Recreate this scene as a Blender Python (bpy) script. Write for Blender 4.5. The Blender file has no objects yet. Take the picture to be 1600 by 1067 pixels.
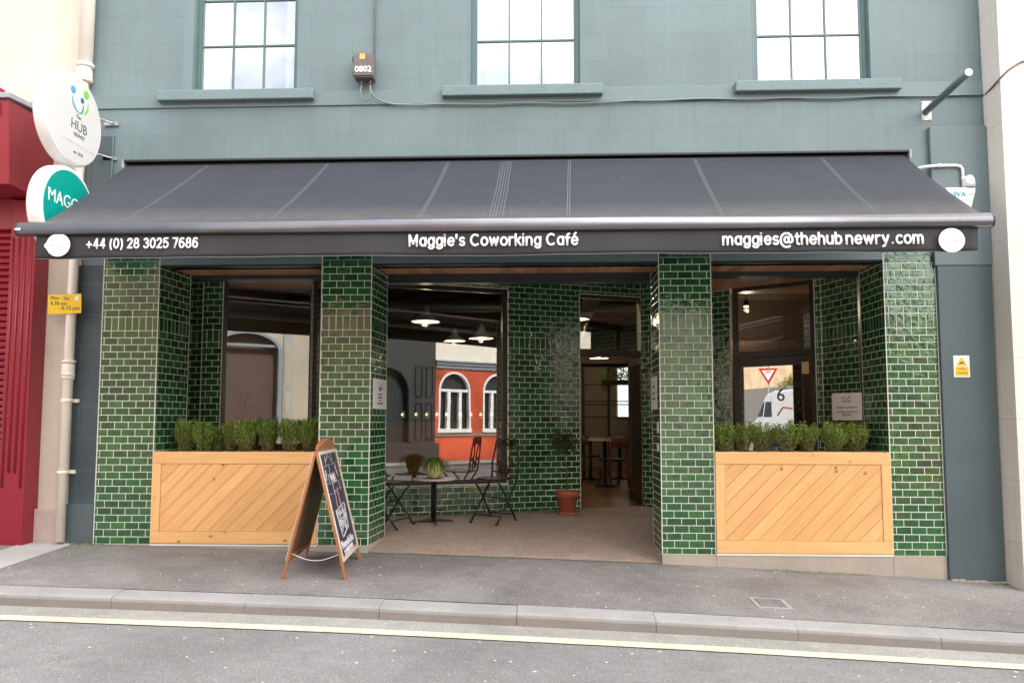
import bpy, math, random
from mathutils import Vector, Matrix
random.seed(7)
sc = bpy.context.scene
col = sc.collection
PI = math.pi

# ------------------------------------------------------------------ camera
CAM = (0.0, -8.5508, 1.3386)
YAW, PITCH, ROLL, FPX, SHY = 0.04089, 0.07617, 0.00067, 1230.0, 30.5
cy_, sy_, cp_, sp_ = math.cos(YAW), math.sin(YAW), math.cos(PITCH), math.sin(PITCH)
fwd = Vector((-sy_*cp_, cy_*cp_, sp_)); rt0 = Vector((cy_, sy_, 0)); up0 = rt0.cross(fwd)
rt = rt0*math.cos(ROLL)+up0*math.sin(ROLL); up = -rt0*math.sin(ROLL)+up0*math.cos(ROLL)
cd = bpy.data.cameras.new('camera'); co = bpy.data.objects.new('camera', cd); col.objects.link(co)
m = Matrix(((rt.x, up.x, -fwd.x, CAM[0]), (rt.y, up.y, -fwd.y, CAM[1]), (rt.z, up.z, -fwd.z, CAM[2]), (0, 0, 0, 1)))
co.matrix_world = m
cd.sensor_width = 36; cd.lens = FPX/1600*36; cd.shift_y = SHY/1600; cd.clip_start = 0.05; cd.clip_end = 600
sc.camera = co
def at(x, y, X=None, Y=None, Z=None):
    d = fwd+rt*((x-800)/FPX)-up*((y-533.5-SHY)/FPX); c = Vector(CAM)
    if Y is not None: t = (Y-c.y)/d.y
    elif Z is not None: t = (Z-c.z)/d.z
    else: t = (X-c.x)/d.x
    return c+d*t

# ------------------------------------------------------------------ sky, sun, exposure
SUN_EL, SUN_AZ = math.radians(42), math.radians(12)     # the sun stands behind the cafe and lights the far side of the street
w = bpy.data.worlds.new('World'); sc.world = w; w.use_nodes = True
nt = w.node_tree; bg = nt.nodes['Background']
sky = nt.nodes.new('ShaderNodeTexSky'); sky.sky_type = 'NISHITA'; sky.sun_disc = False
sky.sun_elevation = SUN_EL; sky.sun_rotation = SUN_AZ; sky.dust_density = 5.0; sky.air_density = 1.2
tcw = nt.nodes.new('ShaderNodeTexCoord'); mpw = nt.nodes.new('ShaderNodeMapping'); mpw.inputs['Scale'].default_value = (1.6, 1.6, 4.0)
cn_ = nt.nodes.new('ShaderNodeTexNoise'); cn_.inputs['Scale'].default_value = 1.5; cn_.inputs['Detail'].default_value = 7; cn_.inputs['Roughness'].default_value = .58
cr_ = nt.nodes.new('ShaderNodeValToRGB'); cr_.color_ramp.elements[0].position = .30; cr_.color_ramp.elements[1].position = .54
cm_ = nt.nodes.new('ShaderNodeMix'); cm_.data_type = 'RGBA'
nt.links.new(tcw.outputs['Generated'], mpw.inputs[0]); nt.links.new(mpw.outputs[0], cn_.inputs['Vector']); sw_ = nt.nodes.new('ShaderNodeSeparateXYZ'); nt.links.new(tcw.outputs['Generated'], sw_.inputs[0])
ma_ = nt.nodes.new('ShaderNodeMath'); ma_.operation = 'MULTIPLY_ADD'; ma_.inputs[1].default_value = .16; nt.links.new(sw_.outputs[0], ma_.inputs[0]); nt.links.new(cn_.outputs['Fac'], ma_.inputs[2]); nt.links.new(ma_.outputs[0], cr_.inputs[0])
nt.links.new(cr_.outputs[0], cm_.inputs[0]); nt.links.new(sky.outputs[0], cm_.inputs[6]); gm_ = nt.nodes.new('ShaderNodeMapRange'); gm_.inputs[1].default_value = -1; gm_.inputs[2].default_value = 1; gm_.inputs[3].default_value = 4.0; gm_.inputs[4].default_value = 11.5; nt.links.new(sw_.outputs[0], gm_.inputs[0])
gv_ = nt.nodes.new('ShaderNodeVectorMath'); gv_.operation = 'SCALE'; gv_.inputs[0].default_value = (1.02, .99, .95); nt.links.new(gm_.outputs[0], gv_.inputs['Scale']); nt.links.new(gv_.outputs[0], cm_.inputs[7])
nt.links.new(cm_.outputs[2], bg.inputs[0]); bg.inputs[1].default_value = 0.15
sl = bpy.data.lights.new('sun', 'SUN'); sl.energy = 2.5; sl.angle = math.radians(0.5); sl.color = (1, .93, .83)
so = bpy.data.objects.new('sun', sl); col.objects.link(so)
sd = Vector((math.sin(SUN_AZ)*math.cos(SUN_EL), math.cos(SUN_AZ)*math.cos(SUN_EL), math.sin(SUN_EL)))
so.rotation_euler = sd.to_track_quat('Z', 'Y').to_euler()
vs = sc.view_settings; vs.view_transform = 'Standard'; vs.look = 'None'; vs.exposure = 1.98; vs.gamma = 1; vs.use_curve_mapping = False

# ------------------------------------------------------------------ materials
class NT:
    def __init__(s, name):
        s.m = bpy.data.materials.new(name); s.m.use_nodes = True
        s.t = s.m.node_tree; s.n = s.t.nodes; s.b = s.n['Principled BSDF']; s.out = s.n['Material Output']
    def add(s, typ, **k):
        n = s.n.new(typ)
        for a, v in k.items():
            if a.startswith('i_'):
                key = a[2:].replace('_', ' ')
                n.inputs[key].default_value = v
            else: setattr(n, a, v)
        return n
    def link(s, a, b): s.t.links.new(a, b)
    def set(s, **k):
        for a, v in k.items(): s.b.inputs[a.replace('_', ' ')].default_value = v
    def noise(s, vec, scale, detail=4, rough=.55):
        n = s.add('ShaderNodeTexNoise'); n.inputs['Scale'].default_value = scale
        n.inputs['Detail'].default_value = detail; n.inputs['Roughness'].default_value = rough
        if vec is not None: s.link(vec, n.inputs['Vector'])
        return n.outputs['Fac']
    def ramp(s, fac, stops):
        r = s.add('ShaderNodeValToRGB'); e = r.color_ramp.elements
        while len(e) < len(stops): e.new(.5)
        for i, (p, c) in enumerate(stops):
            e[i].position = p; e[i].color = (*c, 1) if len(c) == 3 else c
        s.link(fac, r.inputs[0]); return r.outputs[0]
    def mix(s, fac, a, b, mode='MIX'):
        n = s.add('ShaderNodeMix', data_type='RGBA', blend_type=mode)
        for sock, v in ((n.inputs[0], fac), (n.inputs[6], a), (n.inputs[7], b)):
            if isinstance(v, (int, float)): sock.default_value = v
            elif isinstance(v, tuple): sock.default_value = (*v, 1) if len(v) == 3 else v
            else: s.link(v, sock)
        return n.outputs[2]
    def math(s, op, a, b=None, c=None):
        n = s.add('ShaderNodeMath', operation=op)
        for i, v in enumerate((a, b, c)):
            if v is None: continue
            if isinstance(v, (int, float)): n.inputs[i].default_value = v
            else: s.link(v, n.inputs[i])
        return n.outputs[0]
    def bump(s, h, dist=.01, strength=1.0):
        b = s.add('ShaderNodeBump'); b.inputs['Distance'].default_value = dist; b.inputs['Strength'].default_value = strength
        s.link(h, b.inputs['Height'])
        if s.b.inputs['Normal'].is_linked:
            s.link(s.b.inputs['Normal'].links[0].from_socket, b.inputs['Normal'])
        s.link(b.outputs[0], s.b.inputs['Normal'])
def sc3(c, f): return tuple(min(1, x*f) for x in c)

def plain(name, c, rough=.6, var=.12, scale=3.0, bump=0.0, bscale=60, metal=0.0, spec=.5, fine=.05):
    k = NT(name); tc = k.add('ShaderNodeTexCoord').outputs['Object']
    n1 = k.noise(tc, scale, 5); n2 = k.noise(tc, bscale, 3)
    c1 = k.ramp(n1, [(.3, sc3(c, 1-var)), (.7, sc3(c, 1+var))])
    c2 = k.mix(.5, c1, k.ramp(n2, [(.3, sc3(c, 1-fine*2)), (.7, sc3(c, 1+fine*2))]))
    k.link(c2, k.b.inputs['Base Color'])
    k.set(Roughness=rough, Metallic=metal); k.b.inputs['Specular IOR Level'].default_value = spec
    if bump: k.bump(n2, bump)
    return k.m

def painted_wall(name, c, zoff, bw=.96, rh=.31, mort=.006, var=.06, rough=.55, joint=.8, peel=None, streak=.5):
    """smooth render ruled into blocks, brush texture, rain streaks"""
    k = NT(name); tc = k.add('ShaderNodeTexCoord').outputs['Object']
    sp = k.add('ShaderNodeSeparateXYZ'); k.link(tc, sp.inputs[0])
    cb = k.add('ShaderNodeCombineXYZ'); k.link(k.math('ADD', sp.outputs[0], 50.16), cb.inputs[0]); k.link(k.math('SUBTRACT', sp.outputs[2], zoff-31), cb.inputs[1])
    warp = k.noise(tc, 1.3, 3)
    cb2 = k.add('ShaderNodeVectorMath', operation='ADD'); k.link(cb.outputs[0], cb2.inputs[0])
    ws = k.add('ShaderNodeCombineXYZ'); k.link(k.math('MULTIPLY', warp, .012), ws.inputs[1]); k.link(ws.outputs[0], cb2.inputs[1])
    br = k.add('ShaderNodeTexBrick', offset=.5); k.link(cb2.outputs[0], br.inputs['Vector'])
    for a, v in (('Scale', 1), ('Mortar Size', mort), ('Mortar Smooth', .3), ('Brick Width', bw), ('Row Height', rh)): br.inputs[a].default_value = v
    br.inputs['Color1'].default_value = (*sc3(c, 1.03), 1); br.inputs['Color2'].default_value = (*sc3(c, .97), 1)
    br.inputs['Mortar'].default_value = (*sc3(c, joint), 1)
    n1 = k.noise(tc, .9, 5); 
    st = k.add('ShaderNodeMapping'); st.inputs['Scale'].default_value = (14, 14, .7); k.link(tc, st.inputs[0])
    n2 = k.noise(st.outputs[0], 1, 5)
    cc = k.mix(1.0, br.outputs['Color'], k.ramp(n1, [(.3, (1-var*1.5,)*3), (.7, (1+var,)*3)]), 'MULTIPLY')
    cc = k.mix(streak, cc, k.mix(1.0, cc, k.ramp(n2, [(.3, (.9, .9, .9)), (.7, (1.08, 1.08, 1.08))]), 'MULTIPLY'))
    if peel:
        n4 = k.noise(tc, 9, 8, .7)
        cc = k.mix(k.ramp(n4, [(.70, (0, 0, 0)), (.76, (.5, .5, .5))]), cc, peel)
    k.link(cc, k.b.inputs['Base Color'])
    k.set(Roughness=rough)
    k.bump(br.outputs['Fac'], .004, -1.0)
    k.bump(k.noise(tc, 45, 4), .0025, .6); k.bump(k.noise(tc, 4, 3), .012, .5)
    return k.m

def tile_mat():
    k = NT('green_glazed_tile')
    g = k.add('ShaderNodeNewGeometry'); tc = k.add('ShaderNodeTexCoord')
    r = g.outputs['Random Per Island']
    base = k.ramp(r, [(0, (.012, .066, .020)), (.35, (.017, .092, .027)), (.7, (.024, .118, .033)), (1, (.034, .140, .038))])
    off = k.add('ShaderNodeVectorMath', operation='SCALE'); cb = k.add('ShaderNodeCombineXYZ')
    k.link(r, cb.inputs[0]); k.link(r, cb.inputs[1]); k.link(cb.outputs[0], off.inputs[0]); off.inputs['Scale'].default_value = 40
    vv = k.add('ShaderNodeVectorMath', operation='ADD'); k.link(tc.outputs['Object'], vv.inputs[0]); k.link(off.outputs[0], vv.inputs[1])
    n = k.noise(vv.outputs[0], 14, 4)
    cc = k.mix(1, base, k.ramp(n, [(.3, (.72, .72, .72)), (.7, (1.25, 1.25, 1.25))]), 'MULTIPLY')
    k.link(cc, k.b.inputs['Base Color'])
    k.set(Roughness=.04, IOR=1.72)
    uv = k.add('ShaderNodeSeparateXYZ'); k.link(tc.outputs['UV'], uv.inputs[0])
    def hump(s):
        a = k.math('SUBTRACT', k.math('MULTIPLY', s, 2), 1); a2 = k.math('MULTIPLY', a, a)
        return k.math('MULTIPLY', a2, a2)
    k.bump(k.math('ADD', hump(uv.outputs[0]), hump(uv.outputs[1])), .0034, -1)
    k.bump(k.noise(vv.outputs[0], 16, 2), .0050, 1)
    return k.m

def wood_mat(name, c, knots=True, rough=.5, grain=.25, isl=.10, uv=True):
    k = NT(name); tc = k.add('ShaderNodeTexCoord'); g = k.add('ShaderNodeNewGeometry')
    mp = k.add('ShaderNodeMapping'); mp.inputs['Scale'].default_value = (1.6, 26, 1); k.link(tc.outputs['UV'], mp.inputs[0])
    n = k.noise(mp.outputs[0], 1.5, 5); mp2 = k.add('ShaderNodeMapping'); mp2.inputs['Scale'].default_value = (1.0, 7, 1); k.link(tc.outputs['UV'], mp2.inputs[0])
    n2 = k.noise(mp2.outputs[0], 1.2, 3)
    cc = k.ramp(n, [(.25, sc3(c, 1-grain)), (.75, sc3(c, 1+grain*.6))])
    cc = k.mix(1, cc, k.ramp(n2, [(.3, (.93, .88, .82)), (.65, (1.04, 1.04, 1.04))]), 'MULTIPLY')
    cc = k.mix(1, cc, k.ramp(g.outputs['Random Per Island'], [(0, (1-isl, 1-isl*1.3, 1-isl*1.8)), (1, (1+isl, 1+isl, 1+isl))]), 'MULTIPLY')
    if knots:
        v = k.add('ShaderNodeTexVoronoi'); mp3 = k.add('ShaderNodeMapping'); mp3.inputs['Scale'].default_value = (5.0, 8.5, 1); k.link(tc.outputs['UV'], mp3.inputs[0])
        k.link(mp3.outputs[0], v.inputs['Vector']); v.inputs['Scale'].default_value = 1
        rnd = k.math('GREATER_THAN', k.add('ShaderNodeSeparateColor').outputs[0], .5)
        sepc = rnd.node.inputs[0].links[0].from_node; k.link(v.outputs['Color'], sepc.inputs[0])
        kn = k.ramp(v.outputs['Distance'], [(.05, (1, 1, 1)), (.10, (.3, .3, .3)), (.20, (0, 0, 0))])
        cc = k.mix(k.mix(1, kn, rnd, 'MULTIPLY'), cc, sc3(c, .22))
    k.link(cc, k.b.inputs['Base Color']); k.set(Roughness=rough); k.bump(n, .0012)
    return k.m

def glass_mat(name, refl=.12, tint=(.82, .86, .84), gain=2.0):
    k = NT(name); k.n.remove(k.b)
    tr = k.add('ShaderNodeBsdfTransparent'); tr.inputs[0].default_value = (*tint, 1)
    gl = k.add('ShaderNodeBsdfGlossy'); gl.inputs['Roughness'].default_value = .0; gl.inputs[0].default_value = (1, 1, 1, 1)
    tc = k.add('ShaderNodeTexCoord').outputs['Object']
    b = k.add('ShaderNodeBump'); b.inputs['Distance'].default_value = .00022; k.link(k.noise(tc, 1.7, 1), b.inputs['Height']); k.link(b.outputs[0], gl.inputs['Normal'])
    fr = k.add('ShaderNodeFresnel'); fr.inputs[0].default_value = 1.5
    f = k.math('MINIMUM', k.math('MULTIPLY_ADD', fr.outputs[0], gain, refl), 1.0)
    mx = k.add('ShaderNodeMixShader'); k.link(f, mx.inputs[0]); k.link(tr.outputs[0], mx.inputs[1]); k.link(gl.outputs[0], mx.inputs[2])
    k.link(mx.outputs[0], k.out.inputs[0])
    return k.m

def asphalt(name, c, fleck=.5, stain=.15, scale=1.0, chips=True, flow=True):
    k = NT(name); tc = k.add('ShaderNodeTexCoord').outputs['Object']
    n = k.noise(tc, 130*scale, 3, .7); big = k.noise(tc, .8, 5); mid = k.noise(tc, 6, 5)
    cc = k.ramp(n, [(.32, sc3(c, .55)), (.5, c), (.70, sc3(c, 1.9))])
    cc = k.mix(1, cc, k.ramp(big, [(.3, (1-stain,)*3), (.7, (1+stain,)*3)]), 'MULTIPLY')
    cc = k.mix(1, cc, k.ramp(mid, [(.3, (.90, .90, .90)), (.7, (1.1, 1.1, 1.1))]), 'MULTIPLY')
    v = k.add('ShaderNodeTexVoronoi'); k.link(tc, v.inputs['Vector']); v.inputs['Scale'].default_value = 85*scale
    sepc = k.add('ShaderNodeSeparateColor'); k.link(v.outputs['Color'], sepc.inputs[0])
    f = k.math('MULTIPLY', k.math('LESS_THAN', v.outputs['Distance'], .33), k.math('GREATER_THAN', sepc.outputs[0], 1-.16*fleck))
    cc = k.mix(f, cc, sc3(c, 2.6))
    if chips:
        v2 = k.add('ShaderNodeTexVoronoi'); k.link(tc, v2.inputs['Vector']); v2.inputs['Scale'].default_value = 9
        s2 = k.add('ShaderNodeSeparateColor'); k.link(v2.outputs['Color'], s2.inputs[0])
        r2 = k.math('MULTIPLY', s2.outputs[1], .10)
        wn = k.math('ADD', v2.outputs['Distance'], k.math('MULTIPLY', k.noise(tc, 70, 2), .12))
        f2 = k.math('MULTIPLY', k.math('LESS_THAN', wn, k.math('ADD', r2, .075)), k.math('GREATER_THAN', s2.outputs[0], .30))
        cc = k.mix(f2, cc, (.72, .69, .63))
    k.link(cc, k.b.inputs['Base Color']); k.set(Roughness=.85)
    k.bump(n, .004, .8); k.bump(mid, .01, .4)
    return k.m

M = {}
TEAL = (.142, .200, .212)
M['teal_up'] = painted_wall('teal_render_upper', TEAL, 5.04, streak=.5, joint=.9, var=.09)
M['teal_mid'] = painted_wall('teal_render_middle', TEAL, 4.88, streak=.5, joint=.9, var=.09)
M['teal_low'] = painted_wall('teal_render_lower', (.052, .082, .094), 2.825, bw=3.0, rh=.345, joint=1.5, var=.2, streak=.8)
M['teal_plain'] = plain('teal_paint', TEAL, .45, .06, 2, .0015, 70)
M['teal_stone'] = plain('teal_painted_stone', sc3(TEAL, 1.08), .6, .10, 5, .006, 45)
M['teal_dark'] = plain('dark_and_shaded_teal', (.078, .112, .124), .5, .18, 1.6, .001, 60)
M['teal_panel_lit'] = plain('lit_panel_teal', (.12, .165, .178), .5, .15, 1.6, .001, 60)  # panel paint in its lit tone, for the part above the awning
M['teal_frame'] = plain('teal_frame_paint', (.085, .15, .155), .35, .1, 4, .001, 60)
M['cream'] = painted_wall('cream_render', (.62, .56, .47), .0, bw=1.1, rh=.42, mort=.004, joint=.90, streak=.5)
M['cream_r'] = painted_wall('off_white_render', (.68, .645, .58), .13, bw=1.4, rh=.62, mort=.005, joint=.82, streak=.6, peel=(.40, .33, .26))
M['cream_paint'] = plain('cream_gloss_paint', (.78, .735, .65), .35, .04, 3, .001, 50)
M['plinth_pink'] = plain('dusty_pink_plinth', (.47, .38, .34), .8, .12, 5, .006, 30)
M['red'] = plain('red_gloss_paint', (.25, .014, .030), .32, .12, 2.5, .001, 40)
M['lead'] = plain('lead_grey', (.33, .34, .37), .5, .15, 6, .001, 50)
M['tile'] = tile_mat()
M['grout'] = plain('pale_grout', (.80, .84, .76), .8, .08, 9, 0, 80)
M['trim'] = plain('white_tile_trim', (.72, .72, .68), .35, .03, 9, 0, 80)
M['concrete'] = plain('pale_concrete', (.40, .355, .30), .85, .14, 3.5, .004, 70, fine=.1)
M['slab'] = plain('pale_slab', (.42, .415, .41), .75, .14, 2.2, .003, 120, fine=.14)
def kerb_mat():
    k = NT('granite_kerb'); tcn = k.add('ShaderNodeTexCoord'); tc = tcn.outputs['Object']; c = (.315, .315, .315)
    cc = k.ramp(k.noise(tc, 2.2, 5), [(.3, sc3(c, .86)), (.7, sc3(c, 1.12))]); cc = k.mix(1, cc, k.ramp(k.noise(tc, 120, 3), [(.3, (.75,)*3), (.7, (1.2,)*3)]), 'MULTIPLY')
    g = k.add('ShaderNodeNewGeometry'); cc = k.mix(1, cc, k.ramp(g.outputs['Random Per Island'], [(0, (.90, .90, .92)), (1, (1.07, 1.06, 1.04))]), 'MULTIPLY')
    sp = k.add('ShaderNodeSeparateXYZ'); k.link(tcn.outputs['UV'], sp.inputs[0]); mp = k.add('ShaderNodeMapping'); mp.inputs['Scale'].default_value = (1, 1, 5); k.link(tc, mp.inputs[0])
    f = k.math('MULTIPLY', k.ramp(k.math('ADD', sp.outputs[1], k.math('MULTIPLY', k.noise(mp.outputs[0], 3, 6, .65), .8)), [(.42, (0, 0, 0)), (.85, (1, 1, 1))]), .55)
    cc = k.mix(f, cc, (.19, .155, .125)); k.link(cc, k.b.inputs['Base Color']); k.set(Roughness=.75); k.bump(k.noise(tc, 120, 3), .003); return k.m
M['kerb'] = kerb_mat()
M['pine'] = wood_mat('varnished_pine', (.78, .45, .19), isl=.06, rough=.36, grain=.09)
M['pine_frame'] = wood_mat('pine_frame', (.80, .48, .21), isl=.04, rough=.36, grain=.08)
M['soffit'] = wood_mat('cedar_soffit', (.52, .27, .16), isl=.22, knots=False, grain=.25)
M['dark_wood'] = wood_mat('brown_stained_wood', (.40, .165, .075), isl=.06, knots=False, rough=.4)
M['chair_wood'] = plain('brown_chair_wood', (.17, .062, .03), .35, .2, 8)
M['parquet'] = wood_mat('oak_floor', (.21, .11, .045), isl=.25, knots=False, rough=.3)
M['soil'] = plain('soil', (.05, .03, .02), 1, .3, 20, .01, 60)
M['charcoal'] = plain('charcoal_metal', (.022, .032, .037), .35, .15, 3)
M['charcoal2'] = plain('brown_black_aluminium', (.030, .026, .024), .35, .1, 3)
M['steel'] = plain('brushed_metal', (.40, .40, .42), .4, .1, 5, metal=.6)
M['black'] = plain('black_metal', (.012, .012, .013), .4, .2, 8)
M['white'] = plain('white_plastic', (.80, .80, .80), .35, .02, 5)
M['ink'] = plain('grey_ink', (.10, .11, .12), .6, 0, 5)
M['paleink'] = plain('pale_grey_ink', (.62, .63, .64), .6, 0, 5)
M['signwhite'] = plain('lettering_white', (.82, .82, .82), .6, 0, 5)
M['face'] = plain('sign_face_white', (.60, .60, .60), .3, .02, 5)
M['yellow'] = plain('yellow_sign', (.80, .52, .01), .45, .05, 5)
M['terracotta'] = plain('terracotta', (.40, .105, .055), .7, .15, 12, .001, 60)
M['marble'] = plain('pale_table_top', (.56, .50, .42), .3, .08, 12)
M['glass'] = glass_mat('shop_glass', .10, gain=1.7)
M['glass_up'] = glass_mat('window_glass', .16, (.88, .90, .92), 1.6)
M['glass_plain'] = glass_mat('plain_glass', .06, (.6, .65, .65), 1.5)
M['voile'] = plain('white_voile', (.86, .86, .86), .9, .06, 3)
M['beige'] = plain('beige_plaster', (.20, .165, .125), .8, .06, 3)
M['interior_dark'] = plain('dark_ceiling_paint', (.045, .04, .036), .8, .3, 2)
M['brownpanel'] = plain('brown_panel', (.085, .05, .038), .6, .1, 2)
M['road'] = asphalt('asphalt_road', (.172, .172, .174), .35, .16)
M['gutterstrip'] = asphalt('asphalt_channel', (.28, .27, .255), .3, .16, chips=False)
M['pave'] = asphalt('asphalt_pavement', (.198, .184, .180), .7, .32)
M['porch'] = asphalt('resin_gravel_floor', (.33, .25, .20), 1.6, .08, 1.2, chips=False)
def line_mat():
    k = NT('worn_cream_line_paint'); tc = k.add('ShaderNodeTexCoord').outputs['Object']
    c = k.ramp(k.noise(tc, 3, 5), [(.3, (.60, .54, .40)), (.7, (.72, .65, .50))])
    f = k.ramp(k.math('ADD', k.noise(tc, 75, 4, .7), k.math('MULTIPLY', k.noise(tc, 2.3, 3), .25)), [(.5, (0, 0, 0)), (.60, (0, 0, 0)), (.80, (.7, .7, .7))])
    k.link(k.mix(f, c, (.19, .185, .18)), k.b.inputs['Base Color']); k.set(Roughness=.8); k.bump(k.noise(tc, 110, 2), .003); return k.m
M['line'] = line_mat()
M['teal_disc'] = plain('teal_vinyl', (.0, .30, .255), .35, .02, 4)
M['green'] = plain('green_print', (.16, .55, .06), .5, 0, 4)
M['blue'] = plain('blue_print', (.06, .36, .52), .5, 0, 4)
M['petrol'] = plain('petrol_print', (.01, .16, .20), .5, 0, 4)
M['board'] = plain('blackboard', (.045, .045, .060), .6, .35, 5)
M['chalk'] = plain('chalk', (.62, .62, .68), .9, .2, 30)
M['pinkchalk'] = plain('pink_chalk', (.50, .25, .33), .9, .2, 30)
M['aluframe'] = plain('pale_aluminium', (.66, .64, .60), .35, .04, 5)
M['hardboard'] = plain('brown_hardboard', (.21, .095, .045), .55, .1, 3)
M['orange'] = painted_wall('orange_render', (.60, .085, .035), 0, bw=2, rh=.8, joint=.95, var=.35)
M['whitepaint'] = plain('weathered_white_paint', (.74, .69, .62), .7, .12, 3, .003, 30)
M['darkgrey'] = plain('dark_grey_paint', (.032, .032, .036), .5, .15, 3)
M['cream_far'] = painted_wall('warm_cream_render', (.44, .38, .31), 0, bw=1.2, rh=.6, joint=.95, var=.1)
M['bluegrey'] = plain('blue_grey_paint', (.22, .25, .29), .5, .1, 3)
M['tan'] = painted_wall('sunlit_tan_render', (.72, .56, .36), 0, bw=2, rh=.8, joint=.95, var=.15)
M['brick'] = painted_wall('brown_brick', (.26, .13, .09), 0, bw=.22, rh=.075, mort=.01, joint=1.4, var=.2)
M['stone'] = plain('grey_rubble_stone', (.20, .19, .18), .9, .4, 8, .02, 14)
M['vanwhite'] = plain('white_vehicle_paint', (.56, .58, .61), .2, .02, 3)
M['tyre'] = plain('tyre_rubber', (.02, .02, .02), .9, .1, 3)
M['redsign'] = plain('red_sign_border', (.55, .02, .02), .4, 0, 3)
M['cable'] = plain('grey_green_cable', (.20, .25, .24), .6, .1, 3)
M['browncable'] = plain('brown_cable', (.16, .10, .08), .6, .1, 3)
M['box'] = plain('brown_grey_meter_box', (.13, .11, .11), .5, .25, 12)
M['bark'] = plain('bark', (.16, .10, .06), .9, .2, 20)
M['conduit'] = plain('white_conduit', (.78, .78, .76), .4, .02, 3)
def leaf_mat(name, stops, rough=.45):
    k = NT(name); g = k.add('ShaderNodeNewGeometry')
    k.link(k.ramp(g.outputs['Random Per Island'], stops), k.b.inputs['Base Color']); k.set(Roughness=rough)
    k.b.inputs['Specular IOR Level'].default_value = .4
    tl = k.add('ShaderNodeBsdfTranslucent'); k.link(k.b.inputs['Base Color'].links[0].from_socket, tl.inputs[0])
    mx = k.add('ShaderNodeMixShader'); mx.inputs[0].default_value = .25
    k.link(k.b.outputs[0], mx.inputs[1]); k.link(tl.outputs[0], mx.inputs[2]); k.link(mx.outputs[0], k.out.inputs[0])
    return k.m
M['leaf'] = leaf_mat('box_leaf', [(0, (.045, .12, .018)), (.35, (.12, .25, .03)), (.75, (.26, .42, .06)), (.94, (.45, .50, .08)), (1, (.42, .24, .08))])
M['leaf_dark'] = leaf_mat('bay_leaf', [(0, (.03, .050, .015)), (.6, (.07, .10, .03)), (1, (.16, .15, .05))])
M['leaf_grass'] = leaf_mat('trailing_leaf', [(0, (.05, .12, .015)), (.5, (.11, .20, .03)), (1, (.20, .28, .05))])
M['leaf_far'] = leaf_mat('far_leaf', [(0, (.10, .11, .02)), (.5, (.22, .22, .05)), (1, (.38, .34, .10))])
def emit(name, c, s):
    k = NT(name); k.set(Roughness=.5); k.b.inputs['Emission Color'].default_value = (*c, 1); k.b.inputs['Emission Strength'].default_value = s
    k.b.inputs['Base Color'].default_value = (*c, 1); return k.m
M['bulb'] = emit('lit_bulb', (1, .80, .55), 3)
M['bulb_small'] = emit('small_lit_bulb', (1, .72, .4), 2.5)
def fabric_mat():
    k = NT('charcoal_awning_fabric'); tc = k.add('ShaderNodeTexCoord').outputs['Object']
    c = (.024, .028, .040)
    cc = k.ramp(k.noise(tc, 1.5, 4), [(.3, sc3(c, .88)), (.7, sc3(c, 1.12))])
    sp = k.add('ShaderNodeSeparateXYZ'); k.link(tc, sp.inputs[0])
    # dust that has gathered along the front hem, and bird marks
    d = k.math('MULTIPLY', k.ramp(k.math('MULTIPLY', sp.outputs[1], -1), [(.0, (0, 0, 0)), (1.0, (0, 0, 0)), ]), 1)
    mr = k.add('ShaderNodeMapRange'); mr.inputs[1].default_value = -1.15; mr.inputs[2].default_value = -1.62; k.link(sp.outputs[1], mr.inputs[0])
    dn = k.math('MULTIPLY', mr.outputs[0], k.noise(tc, 7, 6, .7))
    cc = k.mix(k.math('MULTIPLY', dn, .75), cc, (.19, .175, .165))
    v = k.add('ShaderNodeTexVoronoi'); k.link(tc, v.inputs['Vector']); v.inputs['Scale'].default_value = 4.5
    s2 = k.add('ShaderNodeSeparateColor'); k.link(v.outputs['Color'], s2.inputs[0])
    wn = k.math('ADD', v.outputs['Distance'], k.math('MULTIPLY', k.noise(tc, 60, 2), .08))
    f2 = k.math('MULTIPLY', k.math('LESS_THAN', wn, .075), k.math('GREATER_THAN', s2.outputs[0], .45))
    cc = k.mix(k.math('MULTIPLY', f2, .6), cc, (.34, .33, .32))
    k.link(cc, k.b.inputs['Base Color']); k.set(Roughness=.62)
    k.b.inputs['Sheen Weight'].default_value = .05; k.b.inputs['Specular IOR Level'].default_value = .28
    k.bump(k.noise(tc, 500, 1), .001, .4); mp = k.add('ShaderNodeMapping'); mp.inputs['Scale'].default_value = (1.2, 3.5, 1); k.link(tc, mp.inputs[0]); k.bump(k.noise(mp.outputs[0], 1.6, 3), .02, .5)
    return k.m
M['fabric'] = fabric_mat()
M['valance'] = plain('charcoal_valance_fabric', (.030, .030, .036), .7, .15, 3, .002, 200)
M['seam'] = plain('grey_stitching', (.17, .18, .20), .8, .2, 20)
M['bar'] = plain('anodised_front_bar', (.22, .22, .245), .33, .2, 2.5, metal=.85)
M['rail'] = plain('black_cassette', (.018, .018, .022), .4, .2, 4)
M['jar'] = plain('glazed_cream_pot', (.62, .60, .24), .25, .35, 9)

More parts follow.
